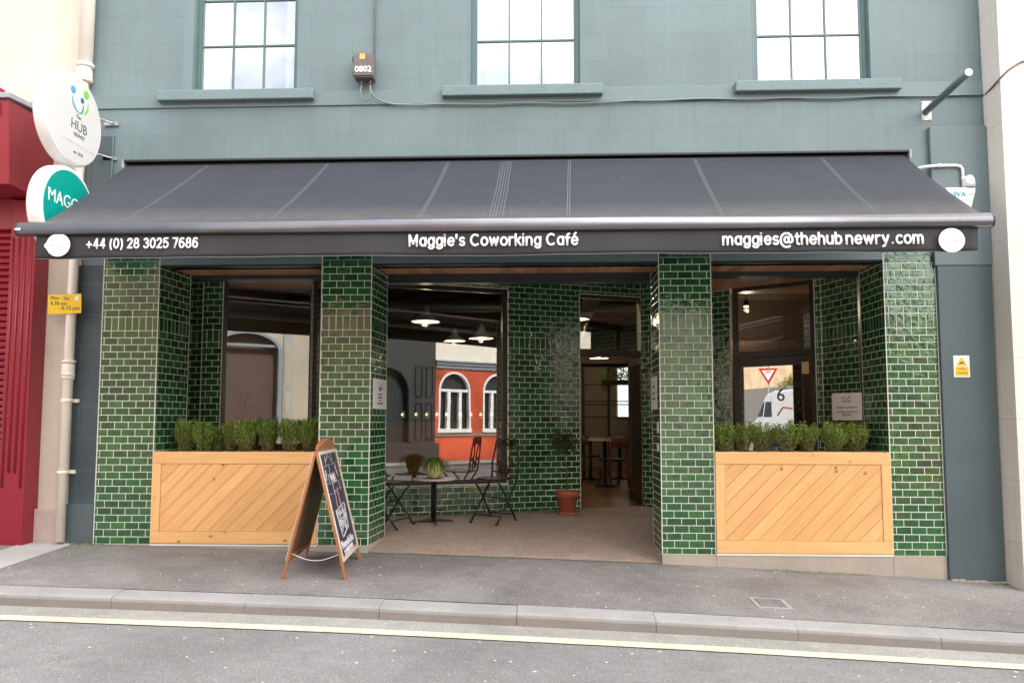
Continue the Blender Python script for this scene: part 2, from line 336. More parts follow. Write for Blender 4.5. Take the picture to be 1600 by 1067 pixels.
# ------------------------------------------------------------------ mesh helper
class MB:
    def __init__(s): s.v = []; s.f = []; s.uv = []; s.T = None; s.sm = []
    def p(s, co):
        co = Vector(co)
        if s.T is not None: co = s.T @ co
        s.v.append(tuple(co)); return len(s.v)-1
    def face(s, pts, uvs=None, smooth=False):
        idx = [s.p(q) for q in pts]; s.f.append(idx); s.uv.append(uvs or [(0, 0)]*len(idx)); s.sm.append(smooth)
    def facei(s, idx, uvs=None, smooth=False):
        s.f.append(list(idx)); s.uv.append(uvs or [(0, 0)]*len(idx)); s.sm.append(smooth)
    def box(s, x0, x1, y0, y1, z0, z1, bev=0.0):
        if x0 > x1: x0, x1 = x1, x0
        if y0 > y1: y0, y1 = y1, y0
        if z0 > z1: z0, z1 = z1, z0
        d = (x1-x0, y1-y0, z1-z0); lo = (x0, y0, z0); u0, v0 = random.uniform(0, 50), random.uniform(0, 50)
        c = [(x0, y0, z0), (x1, y0, z0), (x1, y1, z0), (x0, y1, z0), (x0, y0, z1), (x1, y0, z1), (x1, y1, z1), (x0, y1, z1)]
        ii = [s.p(q) for q in c]
        for fa, ax in (((0, 3, 2, 1), (0, 1)), ((4, 5, 6, 7), (0, 1)), ((0, 1, 5, 4), (0, 2)), ((2, 3, 7, 6), (0, 2)), ((1, 2, 6, 5), (1, 2)), ((3, 0, 4, 7), (1, 2))):
            a, b = ax
            if d[b] > d[a]: a, b = b, a
            s.facei([ii[q] for q in fa], [(c[q][a]-lo[a]+u0, c[q][b]-lo[b]+v0) for q in fa])
    def prism(s, poly, y0, y1, axis='y'):
        """polygon in (x,z) [axis y] or (x,y) [axis z] or (y,z) [axis x], extruded"""
        u0, v0 = random.uniform(0, 50), random.uniform(0, 50)
        def P(a, b, t): return {'y': (a, t, b), 'z': (a, b, t), 'x': (t, a, b)}[axis]
        n = len(poly); A = [s.p(P(a, b, y0)) for a, b in poly]; B = [s.p(P(a, b, y1)) for a, b in poly]
        uv = [(a+u0, b+v0) for a, b in poly]
        s.facei(A, uv); s.facei(B[::-1], uv[::-1])
        for i in range(n):
            j = (i+1) % n; s.facei((A[j], A[i], B[i], B[j]))
    def tube(s, path, r, n=8, closed=False, cap=True):
        P = [Vector(q) for q in path]; m_ = len(P); rings = []
        rr = r if isinstance(r, (list, tuple)) else [r]*m_
        prev = None
        for i in range(m_):
            if closed: t = P[(i+1) % m_]-P[i-1]
            else: t = P[min(i+1, m_-1)]-P[max(i-1, 0)]
            t.normalize()
            if prev is None:
                a = Vector((0, 0, 1)) if abs(t.z) < .9 else Vector((1, 0, 0)); u = t.cross(a).normalized()
            else:
                u = prev-t*prev.dot(t)
                if u.length < 1e-5: u = t.orthogonal()
                u.normalize()
            prev = u; v = t.cross(u)
            rings.append([s.p(P[i]+(u*math.cos(2*PI*k/n)+v*math.sin(2*PI*k/n))*rr[i]) for k in range(n)])
        for i in range(m_ if closed else m_-1):
            A, B = rings[i], rings[(i+1) % m_]
            for k in range(n): s.facei((A[k], A[(k+1) % n], B[(k+1) % n], B[k]), smooth=True)
        if cap and not closed: s.facei(rings[0][::-1]); s.facei(rings[-1])
    def lathe(s, prof, c=(0, 0, 0), n=24, cap=True):
        rings = []
        for r, z in prof: rings.append([s.p((c[0]+r*math.cos(2*PI*k/n), c[1]+r*math.sin(2*PI*k/n), c[2]+z)) for k in range(n)])
        for i in range(len(prof)-1):
            A, B = rings[i], rings[i+1]
            for k in range(n): s.facei((A[k], A[(k+1) % n], B[(k+1) % n], B[k]), smooth=True)
        if cap: s.facei(rings[0][::-1]); s.facei(rings[-1])
    def build(s, name, mat, parent=None, bevel=0.0, seg=2):
        me = bpy.data.meshes.new(name); me.from_pydata(s.v, [], s.f)
        ul = me.uv_layers.new(name='UVMap'); k = 0
        flat = []
        for u in s.uv:
            for q in u: flat.extend(q)
        ul.data.foreach_set('uv', flat)
        me.polygons.foreach_set('use_smooth', s.sm)
        me.materials.append(mat if not isinstance(mat, str) else M[mat]); me.update()
        o = bpy.data.objects.new(name, me); col.objects.link(o)
        if bevel:
            b = o.modifiers.new('bevel', 'BEVEL'); b.width = bevel; b.segments = seg; b.limit_method = 'ANGLE'; b.angle_limit = math.radians(40)
        if parent is not None:
            o.parent = parent; o.matrix_parent_inverse = Matrix.Translation(parent.location).inverted() if parent.rotation_euler.z == 0 else parent.matrix_basis.inverted()
        return o
def build_split(self, name, mat, parent=None, bevel=0.0):
    """one object per connected piece"""
    par = list(range(len(self.v)))
    def fd(a):
        while par[a] != a: par[a] = par[par[a]]; a = par[a]
        return a
    for f in self.f:
        for q in f[1:]: par[fd(q)] = fd(f[0])
    gr = {}
    for k, f in enumerate(self.f): gr.setdefault(fd(f[0]), []).append(k)
    out = []
    for ks in gr.values():
        n = MB(); mp = {}
        for k in ks:
            for q in self.f[k]:
                if q not in mp: mp[q] = len(n.v); n.v.append(self.v[q])
            n.f.append([mp[q] for q in self.f[k]]); n.uv.append(self.uv[k]); n.sm.append(self.sm[k])
        out.append(n.build(name, mat, parent, bevel))
    return out
MB.split = build_split
def tag(o, label=None, cat=None, group=None, kind=None):
    if label: o['label'] = label
    if cat: o['category'] = cat
    if group: o['group'] = group
    if kind: o['kind'] = kind
    return o
def empty(name, loc, label, cat, group=None):
    o = bpy.data.objects.new(name, None); o.location = loc; o.empty_display_size = .1; col.objects.link(o); tag(o, label, cat, group); return o
def copy_tree(o, parent=None):
    c = o.copy(); col.objects.link(c)
    if parent is not None: c.parent = parent
    for ch in list(o.children): copy_tree(ch, c)
    return c
def bx(name, mat, parent, *a, bevel=0.0):
    b = MB(); b.box(*a); return b.build(name, mat, parent, bevel)

def text(name, s, mat, parent, org, xd, ud, width=None, height=None, bold=.0, align='LEFT', ext=.0015, sx=1.0, lift=0.004):
    """letters as a thin mesh lying in the plane org + x*xd + y*ud"""
    cu = bpy.data.curves.new('t', 'FONT'); cu.body = s; cu.size = 1; cu.bevel_depth = bold*.8; cu.bevel_resolution = 1; cu.extrude = .01; cu.resolution_u = 3
    cu.align_x = align
    ob = bpy.data.objects.new('t', cu); col.objects.link(ob); dg = bpy.context.evaluated_depsgraph_get(); dg.update()
    me = bpy.data.meshes.new_from_object(ob.evaluated_get(dg)); col.objects.unlink(ob); bpy.data.objects.remove(ob); bpy.data.curves.remove(cu)
    xs = [v.co.x for v in me.vertices]; ys = [v.co.y for v in me.vertices]
    W = max(xs)-min(xs); H = max(ys)-min(ys)
    if width and height: fx, fy = width/W, height/H
    elif width: fx = fy = width/W
    else: fx = fy = height/H
    fx *= sx
    x0 = min(xs) if align == 'LEFT' else (min(xs)+W/2)
    xd = Vector(xd).normalized(); ud = Vector(ud).normalized(); nn = xd.cross(ud)
    for v in me.vertices:
        a, b, c = v.co; v.co = Vector(org)+xd*((a-x0)*fx)+ud*((b-min(ys))*fy)+nn*(lift+c/.01*ext)
    me.materials.clear(); me.materials.append(M[mat])
    o = bpy.data.objects.new(name, me); col.objects.link(o)
    if parent is not None: o.parent = parent; o.matrix_parent_inverse = parent.matrix_basis.inverted()
    return o

# ------------------------------------------------------------------ ground
def lerp(ks, x):
    if x <= ks[0][0]: return ks[0][1]
    for (a, b), (c, d) in zip(ks, ks[1:]):
        if x <= c:
            return b+(d-b)*(x-a)/(c-a)
    return ks[-1][1]
FZ = [(-60, .9), (-12, .14), (-4.93, .0), (-2.47, -.058), (-1.9, -.076), (1.25, -.165), (2.8, -.232), (4.2, -.302), (12, -.72), (60, -3.2)]
KZ = [(-60, .75), (-12, .06), (-4.6, -.094), (-1.65, -.165), (1.1, -.266), (3.8, -.392), (12, -.80), (60, -3.2)]
def smooth(ks, x):
    return (lerp(ks, x-.8)+lerp(ks, x-.3)+lerp(ks, x)+lerp(ks, x+.3)+lerp(ks, x+.8))/5
def zf(x): return smooth(FZ, x)
def zk(x): return smooth(KZ, x)
KB, KF, FK, FFAC = -1.85, -2.05, -11.3, -12.5
def gz(x, y):                                     # height of the pavement
    if y >= 0: return zf(x)
    t = min(1, -y/(-KB)); return zf(x)*(1-t)+(zk(x)+.03)*t
xs = [-60, -40, -25, -16]+[-12+.5*i for i in range(49)]+[16, 25, 40, 60]
def strip(name, mat, ys, zfun, xs_=xs, kind='structure'):
    b = MB()
    for x0, x1 in zip(xs_, xs_[1:]):
        for (ya, yb) in zip(ys, ys[1:]):
            b.face([(x0, ya, zfun(x0, ya)), (x1, ya, zfun(x1, ya)), (x1, yb, zfun(x1, yb)), (x0, yb, zfun(x0, yb))], smooth=True)
    return tag(b.build(name, mat), kind=kind)
strip('pavement', 'pave', [KB+.001, -1.4, -.9, -.4, 0.0, .02], lambda x, y: gz(x, y))
FZK = [(-60, .8), (-12, .16), (-2, .02), (9, -.10), (14, -.16), (24, -.5), (60, -2.4)]
def zkf(x): return smooth(FZK, x)
def zroad(x, y):
    t = max(0, min(1, (KF-y)/(KF-FK))); q_ = t*t; return (zk(x)*(1-q_)+zkf(x)*q_)-.098+.04*math.sin(t*PI)
strip('road', 'road', [FK, -9.6, -8, -6, -4.5, -3.2, -2.6, KF+.05], zroad)
strip('channel', 'gutterstrip', [-2.37, -2.2, KF+.04], lambda x, y: zroad(x, y)+.004)
strip('road_line', 'line', [-2.515, -2.365], lambda x, y: zroad(x, y)+.008, [-40, -25]+[-12+.25*i for i in range(97)]+[25, 40])
strip('far_pavement', 'pave', [FFAC-.5, FK-.3], lambda x, y: zkf(x)+.03)
def groundz(x, y): return zk(x)-.35
gb = MB()
for x0, x1 in zip([-300]+xs, xs+[300]):
    for ya, yb in ((-300, -60), (-60, FFAC-.2)): gb.face([(x0, ya, zk(x0)-.3), (x1, ya, zk(x1)-.3), (x1, yb, zk(x1)-.3), (x0, yb, zk(x0)-.3)])
    for ya, yb in ((12, 60), (60, 300)): gb.face([(x0, ya, zk(x0)-.3), (x1, ya, zk(x1)-.3), (x1, yb, zk(x1)-.3), (x0, yb, zk(x0)-.3)])
    gb.face([(x0, FFAC-.2, zk(x0)-.6), (x1, FFAC-.2, zk(x1)-.6), (x1, 12, zk(x1)-.6), (x0, 12, zk(x0)-.6)])
tag(gb.build('ground', 'pave'), kind='structure')
# kerb of separate stones
def kerb(name, yb, yf, zfun, step=1.36, start=-15, n=20, sgn=1):
    b = MB(); x = start
    for i in range(n):
        x0, x1 = x+.002, x+step-.002; dy = random.uniform(-.004, .004); dz = random.uniform(-.003, .003)
        pr = [(yb, .028), (yf+.03*sgn, .005), (yf+.008*sgn, -.006), (yf, -.03), (yf, -.25), (yb, -.25)]
        A = [b.p((x0, y+dy, zfun(x0)+z+dz)) for y, z in pr]; B = [b.p((x1, y+dy, zfun(x1)+z+dz)) for y, z in pr]
        b.facei(A[::-1]); b.facei(B)
        for k in range(6):
            j = (k+1) % 6; vv_ = [0, 0, .1, .45, 1, 0]; b.facei((A[k], A[j], B[j], B[k]), [(x0, vv_[k]), (x0, vv_[j] if k in (2, 3) else vv_[k]), (x1, vv_[j] if k in (2, 3) else vv_[k]), (x1, vv_[k])])
        x += step
    return tag(b.build(name, 'kerb'), kind='structure')
kx = at(193, 930, Y=KB).x
kerb('kerb', KB, KF, zk, 1.12, kx-1.12*10, 24)
kerb('far_kerb', FK-.32, FK, zkf, 1.12, -28, 50, -1)
# concrete channel slab lying across the pavement from the downpipe
q = [at(56, 842, Z=.02), at(120, 848, Z=.005), at(-60, 905, Z=-.03), at(-60, 878, Z=-.01)]
cb_ = MB(); N = 8
A, B_ = [], []
for i in range(N+1):
    t = i/N
    for lst, a, b in ((A, q[0], q[3]), (B_, q[1], q[2])):
        v = a.lerp(b, t); lst.append((v.x, v.y, gz(v.x, v.y)+.004))
for i in range(N): cb_.face([A[i], A[i+1], B_[i+1], B_[i]], smooth=True)
tag(cb_.build('drainage_slab', 'slab'), kind='structure')
mb2 = MB(); random.seed(77)
for k in range(700):
    x = random.choice((random.uniform(-5.2, -4.3), random.uniform(-5.15, -4.9), random.uniform(2.3, 3.4), random.uniform(4.6, 4.8))); y = -.03-abs(random.gauss(0, .03)) - (.03 if x > 4.2 else 0); z = gz(x, y); s_ = random.uniform(.006, .016); a = random.uniform(0, 6.3)
    mb2.face([(x, y, z), (x+s_*math.cos(a), y+s_*math.sin(a)*.6, z+.004), (x+s_*.5*math.cos(a+1), y+s_*.5*math.sin(a+1), z+s_*random.uniform(.6, 1.5))])
tag(mb2.build('moss', 'leaf'), 'green moss and weeds along the foot of the wall', 'moss', kind='stuff')
# iron inspection cover
e = empty('inspection_cover', at(1205, 943, Z=-.30), 'small cast iron inspection cover set in the pavement near the kerb', 'inspection cover')
b = MB(); c0 = at(1204, 943, Z=-.26); zz = lambda x, y: gz(x, y)+.004
def slab(b, x0, x1, y0, y1, h0, h1, sk=0):
    pts = [(x0, y0), (x1, y0), (x1+sk, y1), (x0+sk, y1)]
    lo = [b.p((x, y, gz(x, y)+h0)) for x, y in pts]; hi = [b.p((x, y, gz(x, y)+h1)) for x, y in pts]
    b.facei(hi); b.facei(lo[::-1])
    for k in range(4):
        j = (k+1) % 4; b.facei((lo[k], lo[j], hi[j], hi[k]))
slab(b, c0.x-.15, c0.x+.15, c0.y-.16, c0.y+.16, -.02, .006); b.build('cover_frame', 'lead', e)
b = MB(); slab(b, c0.x-.12, c0.x+.12, c0.y-.13, c0.y+.13, .0, .008)
for i in range(5): slab(b, c0.x-.11, c0.x+.11, c0.y-.115+i*.05, c0.y-.09+i*.05, .008, .012)
b.build('cover_plate', 'pave', e)

# ------------------------------------------------------------------ tiles
RH, TW, G = .078, .156, .0062
def rows(z0, z1):
    out = []; k = 0
    z = 2.34
    while z > z0:
        out.append((z-RH, z, 'h', k)); z -= RH; k += 1
    out.append((2.34, 2.496, 'v', 0)); z = 2.496; k = 1
    while z < z1:
        out.append((z, z+RH, 'h', k)); z += RH; k += 1
    return [(max(a, z0), min(b, z1), t, k) for a, b, t, k in out if min(b, z1)-max(a, z0) > .012]
def rect_minus(r, holes):
    rs = [r]
    for h in holes:
        nx = []
        for (a, b, c, d) in rs:
            if b <= h[0] or a >= h[1] or d <= h[2] or c >= h[3]: nx.append((a, b, c, d)); continue
            if a < h[0]: nx.append((a, h[0], c, d))
            if b > h[1]: nx.append((h[1], b, c, d))
            aa, bb = max(a, h[0]), min(b, h[1])
            if c < h[2]: nx.append((aa, bb, c, h[2]))
            if d > h[3]: nx.append((aa, bb, h[3], d))
        rs = nx
    return rs
def tiles(mb, p0, p1, z0, z1, holes=(), phase=0.0, shift=0.0):
    """wall from p0 to p1 (plan points, its face to the right of the walk direction)"""
    p0, p1 = Vector((*p0, 0)), Vector((*p1, 0)); L = (p1-p0).length; d = (p1-p0)/L; n = Vector((d.y, -d.x, 0))
    for (a, b, t, k) in rows(z0, z1):
        wd = TW if t == 'h' else RH; u = -wd+phase % wd+(wd/2 if (k % 2 and t == 'h') else 0)-wd
        while u < L:
            r = (max(u, 0), min(u+wd, L), a, b); u += wd
            if r[1]-r[0] < .010: continue
            for (ua, ub, za, zb) in rect_minus(r, holes):
                if ub-ua < .012 or zb-za < .012: continue
                ua += G/2; ub -= G/2; za += G/2; zb -= G/2; bi = min(.006, (ub-ua)/3, (zb-za)/3)
                tx, tz = random.gauss(0, .009), random.gauss(0, .009)
                um, zm = (ua+ub)/2, (za+zb)/2
                O = [mb.p(p0+d*x+n*.001+Vector((0, 0, z))) for x, z in ((ua, za), (ub, za), (ub, zb), (ua, zb))]
                I = [mb.p(p0+d*x+n*(.003+(x-um)*tx+(z-zm)*tz)+Vector((0, 0, z))) for x, z in ((ua+bi, za+bi), (ub-bi, za+bi), (ub-bi, zb-bi), (ua+bi, zb-bi))]
                mb.facei(I, [(0, 0), (1, 0), (1, 1), (0, 1)])
                for q_ in range(4):
                    r_ = (q_+1) % 4; mb.facei((O[q_], O[r_], I[r_], I[q_]), [(.5, .5)]*4)
def wall_sheet(mb, p0, p1, z0, z1, holes=()):
    p0, p1 = Vector((*p0, 0)), Vector((*p1, 0)); L = (p1-p0).length; d = (p1-p0)/L
    for (a, b, c, e_) in rect_minus((0, L, z0, z1), holes):
        mb.face([p0+d*a+Vector((0, 0, c)), p0+d*b+Vector((0, 0, c)), p0+d*b+Vector((0, 0, e_)), p0+d*a+Vector((0, 0, e_))])

# ------------------------------------------------------------------ the cafe building
cafe = empty('cafe_building', (-.2, 1, 0), 'slate teal painted cafe building with green tiled ground floor and deep porch', 'building')
H = 8.4; XL, XR = -5.2, 4.785
# upper wall, one storey of render with three window openings
WN = [(-4.0, -2.795), (-.82, .41), (2.334, 3.6)]
WZ0, WZ1 = 5.08, 7.3
def holed(name, mat, x0, x1, z0, z1, holes, y0, y1):
    b = MB()
    for (a, c, d, e_) in rect_minus((x0, x1, z0, z1), holes): b.box(a, c, y0, y1, d, e_)
    return b
wall = MB()
xsplit = sorted([XL, XR]+[v for w_ in WN for v in w_])
for i in range(0, len(xsplit)-1):
    a, c = xsplit[i], xsplit[i+1]
    if i % 2 == 0: wall.box(a, c, 0, .3, 5.04, H)
    else: wall.box(a, c, 0, .3, 5.04, WZ0-.0); wall.box(a, c, 0, .3, WZ1, H)
wall.build('upper_wall', 'teal_up', cafe)
b = MB(); b.box(XL, XR, -.002, .3, 3.08, 4.88); b.build('middle_wall', 'teal_mid', cafe)
b = MB(); b.box(XL, XR, -.022, .3, 4.88, 5.04); b.build('string_course', 'teal_plain', cafe, .004)
# recessed plain margins beside the windows, sills, sashes
def window(x0, x1, i):
    g = MB(); g.box(x0-.11 if i == 0 else x0-.0, x0, -.004, .0, 5.06, WZ1)
    if i != 0: g = MB(); g.box(x0-.012, x0, -.004, .0, 5.06, WZ1)
    g.build('window_margin', 'teal_plain', cafe)
    fr = MB(); t = .045
    fr.box(x0, x0+t, .085, .17, WZ0, WZ1); fr.box(x1-t, x1, .085, .17, WZ0, WZ1); fr.box(x0+t, x1-t, .085, .17, WZ0, WZ0+.03); fr.box(x0+t, x1-t, .085, .17, WZ1-t, WZ1)
    fo = fr.build('window', 'teal_frame', cafe, .003)
    sx0, sx1 = x0+t, x1-t; w3 = (sx1-sx0-.04)/3
    s = MB(); s.box(sx0, sx0+.022, .10, .14, WZ0+.03, WZ1-t); s.box(sx1-.022, sx1, .10, .14, WZ0+.03, WZ1-t)
    for k in (1, 2): s.box(sx0+.02+w3*k-.009, sx0+.02+w3*k+.009, .10, .14, WZ0+.03, WZ1-t)
    for zz in (5.652, 6.2, 6.75): s.box(sx0+.022, sx1-.022, .103, .137, zz-.010, zz+.010)
    s.build('glazing_bars', 'teal_frame', fo, .002)
    g = MB(); g.box(sx0, sx1, .118, .122, WZ0+.03, WZ1-t); g.build('pane', 'glass_up', fo)
    # sill of rough painted stone
    c = MB(); n = 26; X0, X1 = (x0-.36, x1+.22) if i == 0 else ((x0-.31, x1+.245) if i == 1 else (x0-.232, x1+.289))
    c.box(X0, X1, -.105, .085, 4.935, 5.055); so_ = c.build('window_sill', 'teal_stone', cafe, .012, 2)
    # net curtains with folds
    cu = MB()
    def drape(a, c_, zz=7.2, amp=.018):
        n = int((c_-a)/.012); P = [(a+(c_-a)*k/n, .27+amp*math.sin(k*.9+i*2)+.01*math.sin(k*.33)) for k in range(n+1)]
        for (xa, ya), (xb, yb) in zip(P, P[1:]): cu.face([(xa, ya, WZ0+.01), (xb, yb, WZ0+.01), (xb, yb, zz), (xa, ya, zz)], smooth=True)
    if i == 0: drape(x0+.02, x0+.32); drape(x1-.22, x1-.02)
    elif i == 1: drape(x0+.02, x0+.74, amp=.012); drape(x1-.38, x1-.02, amp=.014)
    else: drape(x0+.02, x0+.74, amp=.012); drape(x1-.38, x1-.02, amp=.014)
    cu.build('curtain', 'voile', fo)
    rm = MB(); rm.box(x0-.4, x1+.4, 2.5, 2.52, 4.4, 7.8); rm.box(x0-.4, x0-.38, .31, 2.5, 4.4, 7.8); rm.box(x1+.38, x1+.4, .31, 2.5, 4.4, 7.8); rm.box(x0-.4, x1+.4, .31, 2.5, 4.40, 4.42); rm.box(x0-.4, x1+.4, .31, 2.5, 7.8, 7.82)
    rm.build('upper_room', 'whitepaint', cafe)
for i, (a, b_) in enumerate(WN): window(a, b_, i)
# body of the building: sides, rear, roof
CEIL_IN = 3.55
b = MB(); b.box(XL, XL+.2, .3, 11.3, -.6, H); b.box(XR-.2, XR, .3, 11.3, -.6, H)
RW = [(1.82, 2.15, 1.45, 2.68)]
for (a, c, d, e_) in rect_minus((XL+.2, XR-.2, -.6, H), RW): b.box(a, c, 11.1, 11.3, d, e_)
b.build('outer_walls', 'beige', cafe)
b = MB(); b.box(XL, XR, .0, 11.3, H, H+.25); b.build('roof', 'lead', cafe)
b = MB(); b.box(XL+.2, XR-.2, .30, 11.1, CEIL_IN, CEIL_IN+.3); b.build('ceiling', 'interior_dark', cafe)
# front strips of dark teal either side of the tiles
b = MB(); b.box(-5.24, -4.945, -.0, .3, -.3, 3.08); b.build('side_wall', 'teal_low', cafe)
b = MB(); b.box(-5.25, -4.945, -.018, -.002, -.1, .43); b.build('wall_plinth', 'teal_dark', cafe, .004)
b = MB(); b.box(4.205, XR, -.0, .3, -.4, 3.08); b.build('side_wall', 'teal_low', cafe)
b = MB(); b.box(4.178, XR-.004, -.06, -.004, 3.0, 4.523); b.build('painted_panel', 'teal_panel_lit', cafe, .008); b = MB(); b.box(4.206, XR-.02, -.05, -.004, -.32, 3.0); b.build('painted_panel', 'teal_dark', cafe, .008)  # one panel paint; the awning's shade is put into the lower colour
b = MB()
for i in range(8):
    xa = 4.215+i*.072; b.box(xa, xa+.068, -.075, -.052, zf(xa)-.06, zf(xa)+.015+.006*math.sin(i*2.1))
b.build('threshold', 'concrete', cafe, .006)
# fascia over the porch
b = MB(); b.box(-4.945, 4.205, .012, .16, 3.073, 3.078+.0); b.box(-4.945, 4.205, .03, .14, 3.066, 3.20)
b.build('fascia_beam', 'charcoal', cafe)

PT = 3.4
def pillar(x0, x1, zb, s0, s1, D=.64, bx0=None, bx1=None):
    """tiled pillar, front x0..x1, splay s0/s1 of its left and right faces, lower edge of tiles zb"""
    core = MB(); core.prism([(x0+.0, .0), (x1, .0), (x1+s1, D), (x0+s0, D)], min(zb, 0)-.0, PT, 'z')
    P = core.build('tiled_pillar', 'grout', cafe)
    t = MB(); f = -.0
    tiles(t, (x0, f), (x1, f), zb, PT-.1, phase=.05+x0)
    tiles(t, (x1, f), (x1+s1, D), zb if x1 > 2 or x0 > -2 else zb, PT-.1, phase=.03)
    tiles(t, (x0+s0, D), (x0, f), zb, PT-.1, phase=.02)
    tiles(t, (x1+s1, D), (x0+s0, D), zb, PT-.1)
    t.build('tiles', 'tile', P)
    c = MB()
    for X, Y in ((x0, 0), (x1, 0), (x1+s1, D), (x0+s0, D)): c.box(X-.0045, X+.0045, Y-.0075, Y+.004, zb, PT-.05)
    c.split('corner_trim', 'trim', P)
    pl = MB(); pl.prism([(x0-.002, -.012), (x1+.002, -.012), (x1+s1+.002, D), (x0+s0-.002, D)], -.7, zb-.001, 'z'); pl.build('plinth', 'concrete', P, .004)
    return P
pillar(-4.935, -4.30, .0, 0, .06)
pillar(-2.460, -1.905, .0, 0, .045)
pillar(1.250, 1.812, -.065, 0, 0)
pillar(3.658, 4.202, -.065, 0.0, 0)
# plinths below the planters
b = MB(); b.box(1.815, 3.655, -.010, .62, -.7, -.066); b.box(-4.298, -2.462, -.008, .62, -.7, -.004); b.split('planter_plinth', 'concrete', cafe, .004)
b = MB(); b.box(1.82, 3.652, -.018, -.0105, -.074, -.052); b.box(-4.296, -2.464, -.016, -.0085, -.014, .006); b.split('white_strip', 'trim', cafe)

# porch ceiling of boards, the second beam
b = MB(); x = -4.9
while x < 4.2:
    b.box(x+.003, x+.135, .16, .66, 3.080, 3.1); x += .138
x = -4.9
while x < -2.5: b.box(x+.003, x+.135, .80, 1.9, 3.125, 3.145); x += .138
x = 1.8
while x < 4.3: b.box(x+.003, x+.135, .80, 2.6, 3.135, 3.155); x += .138
b.build('wood_soffit', 'soffit', cafe)
b = MB(); b.box(-5, 4.58, .02, 3.2, 3.42, 3.46); b.box(-2.52, -2.50, .8, 1.8, 3.12, 3.42); b.box(1.80, 1.82, .8, 2.9, 3.13, 3.42); b.box(-5, 4.58, .17, .64, 3.105, 3.14)
b.split('porch_ceiling', 'charcoal', cafe)
b = MB(); b.box(-4.9, -2.0, .64, .80, 3.03, 3.42); b.box(-1.99, 1.30, .642, .802, 2.973, 3.42); b.box(1.31, 4.2, .64, .80, 3.025, 3.42)
b.split('cross_beam', 'charcoal', cafe, .004)

# back wall of the porch in plan
FL = .115; HEAD = 3.15
cA = (-2.95, 1.26); cB = (1.42, 1.62+.4*(1.42+2.05)); cDir = Vector((1, .4)).normalized()
def cpt(X): return (X, 1.62+.4*(X+2.05))
cA = cpt(-2.95)
def ulen(p, q): return (Vector(q)-Vector(p)).length
# left bay: side wall, pier, window
LY = 1.26
Lp = [at(302, 500, Y=LY).x-.10, at(317, 500, Y=LY).x, at(348, 500, Y=LY).x]
tw = MB(); ts = MB(); tr = MB()
def corner(px, py, z0=-.1, z1=3.4, r=.005): tr.box(px-r, px+r, py-r-.004, py+r, z0, z1)
def seg(p, q_, holes=(), z0=-.15, z1=3.42, ph=0.0):
    tiles(tw, p, q_, z0, z1, holes, ph); wall_sheet(ts, p, q_, z0, z1, holes)
# side wall left (faces right): walk so that the face is right of direction
seg((-4.62, LY), (-4.62, .64), ph=.03) if False else None
seg((-4.66, .62), (-4.66, LY)) if False else None
b = MB(); b.box(-4.9, -4.62, .66, 1.6, -.1, 3.4); b.build('bay_return', 'charcoal', cafe)
seg((-4.62, LY+.10), (Lp[1], LY+.10)); seg((Lp[1], LY), (Lp[2], LY), ph=.06)
corner(Lp[1], LY); corner(Lp[2], LY)
# central wall
x_win1 = None
def ray_hit(px, P, D):     # where the pixel column px meets the plan line P + t D
    s = (at(px, 600, Y=0)-Vector(CAM)); k = s.x/s.y
    t = (k*(P[1]-CAM[1])-P[0])/(D[0]-k*D[1]); return (P[0]+t*D[0], P[1]+t*D[1])
cw_r = ray_hit(793.5, cA, cDir); cd_l = ray_hit(906, cA, cDir); cd_r = ray_hit(1014, cA, cDir)
uw, ul_, ur_ = ulen(cA, cw_r), ulen(cA, cd_l), ulen(cA, cd_r)
SILL = .50; DH = 3.155
seg(cA, cB, [(0.02, uw, SILL, HEAD+.015), (ul_, ur_, FL-.2, DH)], z0=FL-.25)
# right: wall with door, then pier and side wall
rD = Vector((1, -.77)).normalized(); rE = ray_hit(1286, cB, rD); 
rl = ray_hit(1143, cB, rD); rr_ = ray_hit(1275.5, cB, rD)
u1, u2 = ulen(cB, rl), ulen(cB, rr_)
seg(cB, rE, [(u1, u2, FL-.2, HEAD)], z0=FL-.25, ph=.05)
rS = (at(1341, 500, Y=.74).x, .74)
seg(rE, rS, ph=.09)
seg(rS, (4.3, .74)) if False else None
b = MB(); b.box(rS[0]+.01, 4.2, .70, 1.7, -.3, 3.4); b.build('bay_return', 'charcoal', cafe)
corner(*rE); corner(*rr_); corner(*rl)
corner(*cw_r, SILL, HEAD+.015); corner(*cd_l, FL, DH)
W_ = ts.build('tiled_porch_wall', 'grout', cafe); tw.build('tiles', 'tile', W_); tr.split('corner_trim', 'trim', W_)
# thin trims over openings
def along(p, d, u): return (p[0]+d[0]*u, p[1]+d[1]*u)
def barbox(mb, p, d, u0, u1, off0, off1, z0, z1):
    """box along a plan line; off = distance behind the wall face (positive) or proud (negative)"""
    n = Vector((d[1], -d[0])); d = Vector(d); p = Vector(p)
    c = [p+d*u0-n*off0, p+d*u1-n*off0, p+d*u1-n*off1, p+d*u0-n*off1]
    lo = [mb.p((q.x, q.y, z0)) for q in c]; hi = [mb.p((q.x, q.y, z1)) for q in c]
    mb.facei(hi); mb.facei(lo[::-1])
    for k in range(4):
        j = (k+1) % 4; mb.facei((lo[k], lo[j], hi[j], hi[k]))
t = MB(); barbox(t, cA, cDir, .02, uw, -.008, .01, HEAD+.01, HEAD+.022); barbox(t, cA, cDir, ul_, ur_, -.008, .01, DH-.002, DH+.008)
barbox(t, cA, cDir, .02, uw, -.012, .02, SILL-.016, SILL+.0); barbox(t, cB, rD, u1, u2, -.008, .01, HEAD-.002, HEAD+.008)
t.split('opening_trim', 'trim', cafe)

